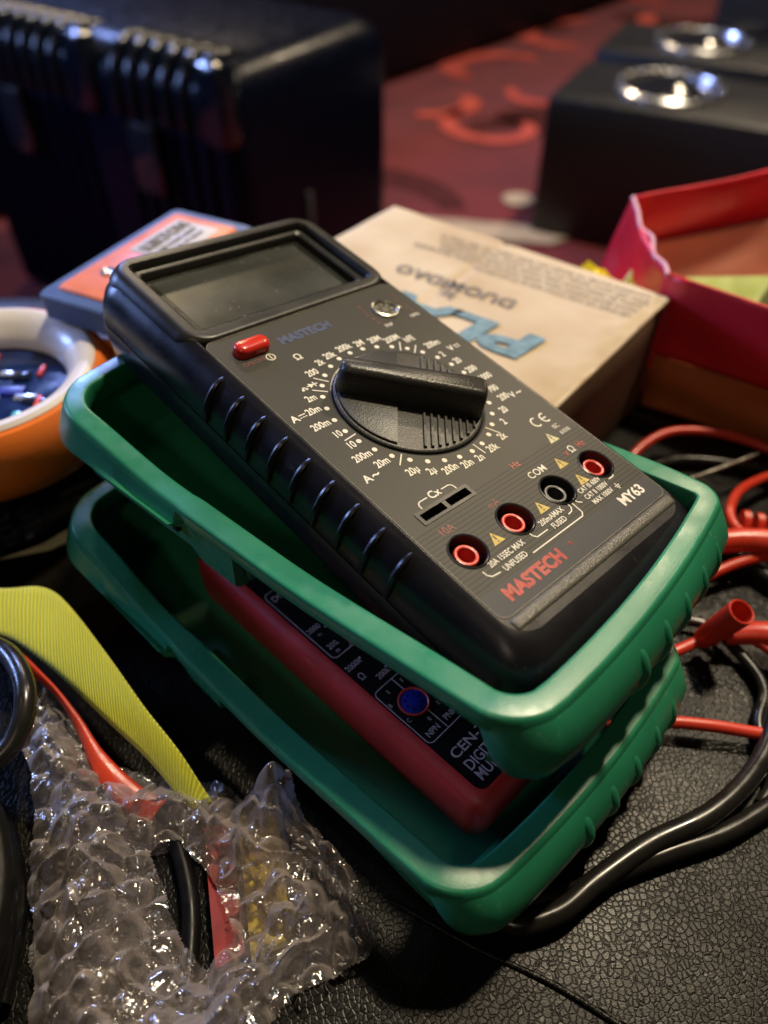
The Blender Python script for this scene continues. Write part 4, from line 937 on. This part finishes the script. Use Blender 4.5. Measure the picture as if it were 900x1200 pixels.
# black cabinets with chrome rings
def make_spk(o, label, ring_u, ring_v, rr, LX, LY, H, group='black cabinets on the carpet'):
    t = thing('speaker_cabinet', label, 'speaker', frame(o, (.892, -.452, 0), (.452, .892, 0)), group)
    b = MB(); b.box(0, LX, 0, LY, 0, H, 9); b.build('cabinet', M['spk'], t)
    if rr:
        b = MB(); b.lathe([(rr, H - 1), (rr, H + 7), (rr - 5, H + 11), (rr - 12, H + 9), (rr - 17, H + 2), (rr - 18, H - 2)], (ring_u, ring_v), 56, False); b.build('chrome_ring', M['chrome'], t)
        b = MB(); b.lathe([(rr - 17, H + .5), (rr * .6, H + 3), (rr * .42, H + 12), (rr * .3, H + 18), (rr * .1, H + 21), (.1, H + 21.5)], (ring_u, ring_v), 48, False); b.build('cone', M['cone'], t)
        for k in range(8):
            a = 2 * math.pi * k / 8; b = MB(); b.cyl((ring_u + (rr - 8) * math.cos(a), ring_v + (rr - 8) * math.sin(a)), 3.5, H + 8, H + 13, 12, 1); b.build('screw', M['chrome'], t)
make_spk((292, 1500, -700), 'nearest black speaker cabinet with a chrome ring on top, right of the carpet', 190, 130, 98, 620, 250, 255)
make_spk((430, 1775, -700), 'second black speaker cabinet with a chrome ring, just behind the nearest one', 190, 130, 98, 620, 250, 262)
make_spk((712, 1926, -700), 'plain black cabinet farthest back at the top right corner', 0, 0, 0, 700, 400, 470)

# ------------------------------------------------------------------ lights
def area(name, loc, target, size, power, col, shape='DISK'):
    l = bpy.data.lights.new(name, 'AREA'); l.shape = shape; l.size = size; l.energy = power; l.color = col
    o = bpy.data.objects.new(name, l); COL.objects.link(o); o.location = loc
    d = Vector(target) - Vector(loc); o.rotation_euler = d.to_track_quat('-Z', 'Y').to_euler(); return o
area('ceiling_and_fill_lamp', (.72, 1.02, 2.45), (0, .15, 0), .2, 66, (1, .82, .56))
area('ceiling_and_fill_lamp', (-.5, 2.7, 1.5), (0, .6, 0), .18, 14, (1, .78, .48))
area('ceiling_and_fill_lamp', (1.7, 2.9, 2.5), (.8, 1.6, 0), .2, 50, (1, .80, .55))
area('ceiling_and_fill_lamp', (-1.1, .1, 2.3), (0, .15, 0), .25, .8, (1, .82, .6))  # unseen weak fill added on the left for the red meter and lower holster
area('ceiling_and_fill_lamp', (-.5, -1.1, 1.5), (.1, .25, 0), .25, 2.8, (1, .8, .6))  # unseen fill added behind the camera to brighten carton, strap and red meter
area('blue_stage_lamp', (-1.4, .75, .45), (-.1, .25, .05), .3, 13, (.30, .45, 1))
area('blue_stage_lamp', (-1.2, 2.6, 1.3), (-.4, 1.1, 0), .25, 34, (.30, .42, 1))
area('cool_fill_light', (.25, .9, 1.5), (.05, .1, 0), .5, 2.5, (.75, .9, 1))  # unseen cool light added to give the holster rim a bluish tint
w = bpy.data.worlds.new('World'); sc.world = w; w.use_nodes = True
bg = w.node_tree.nodes['Background']; bg.inputs[0].default_value = (.9, .78, .62, 1); bg.inputs[1].default_value = .005

# ------------------------------------------------------------------ camera
cam = bpy.data.cameras.new('Camera'); co = bpy.data.objects.new('Camera', cam); COL.objects.link(co); sc.camera = co
co.location = (0, 0, ZO * K); co.rotation_euler = (R(45), 0, 0)
cam.sensor_fit = 'HORIZONTAL'; cam.sensor_width = 36; cam.lens = 36; cam.clip_start = .01; cam.clip_end = 60
cam.dof.use_dof = True; cam.dof.focus_distance = .205; cam.dof.aperture_fstop = 36 / 4.0
sc.view_settings.view_transform = 'Standard'; sc.view_settings.look = 'None'; sc.view_settings.exposure = 0; sc.view_settings.gamma = 1
sc.render.engine = 'CYCLES'; sc.cycles.use_denoising = True; sc.cycles.max_bounces = 8; sc.cycles.transparent_max_bounces = 16
sc.cycles.sample_clamp_indirect = 6
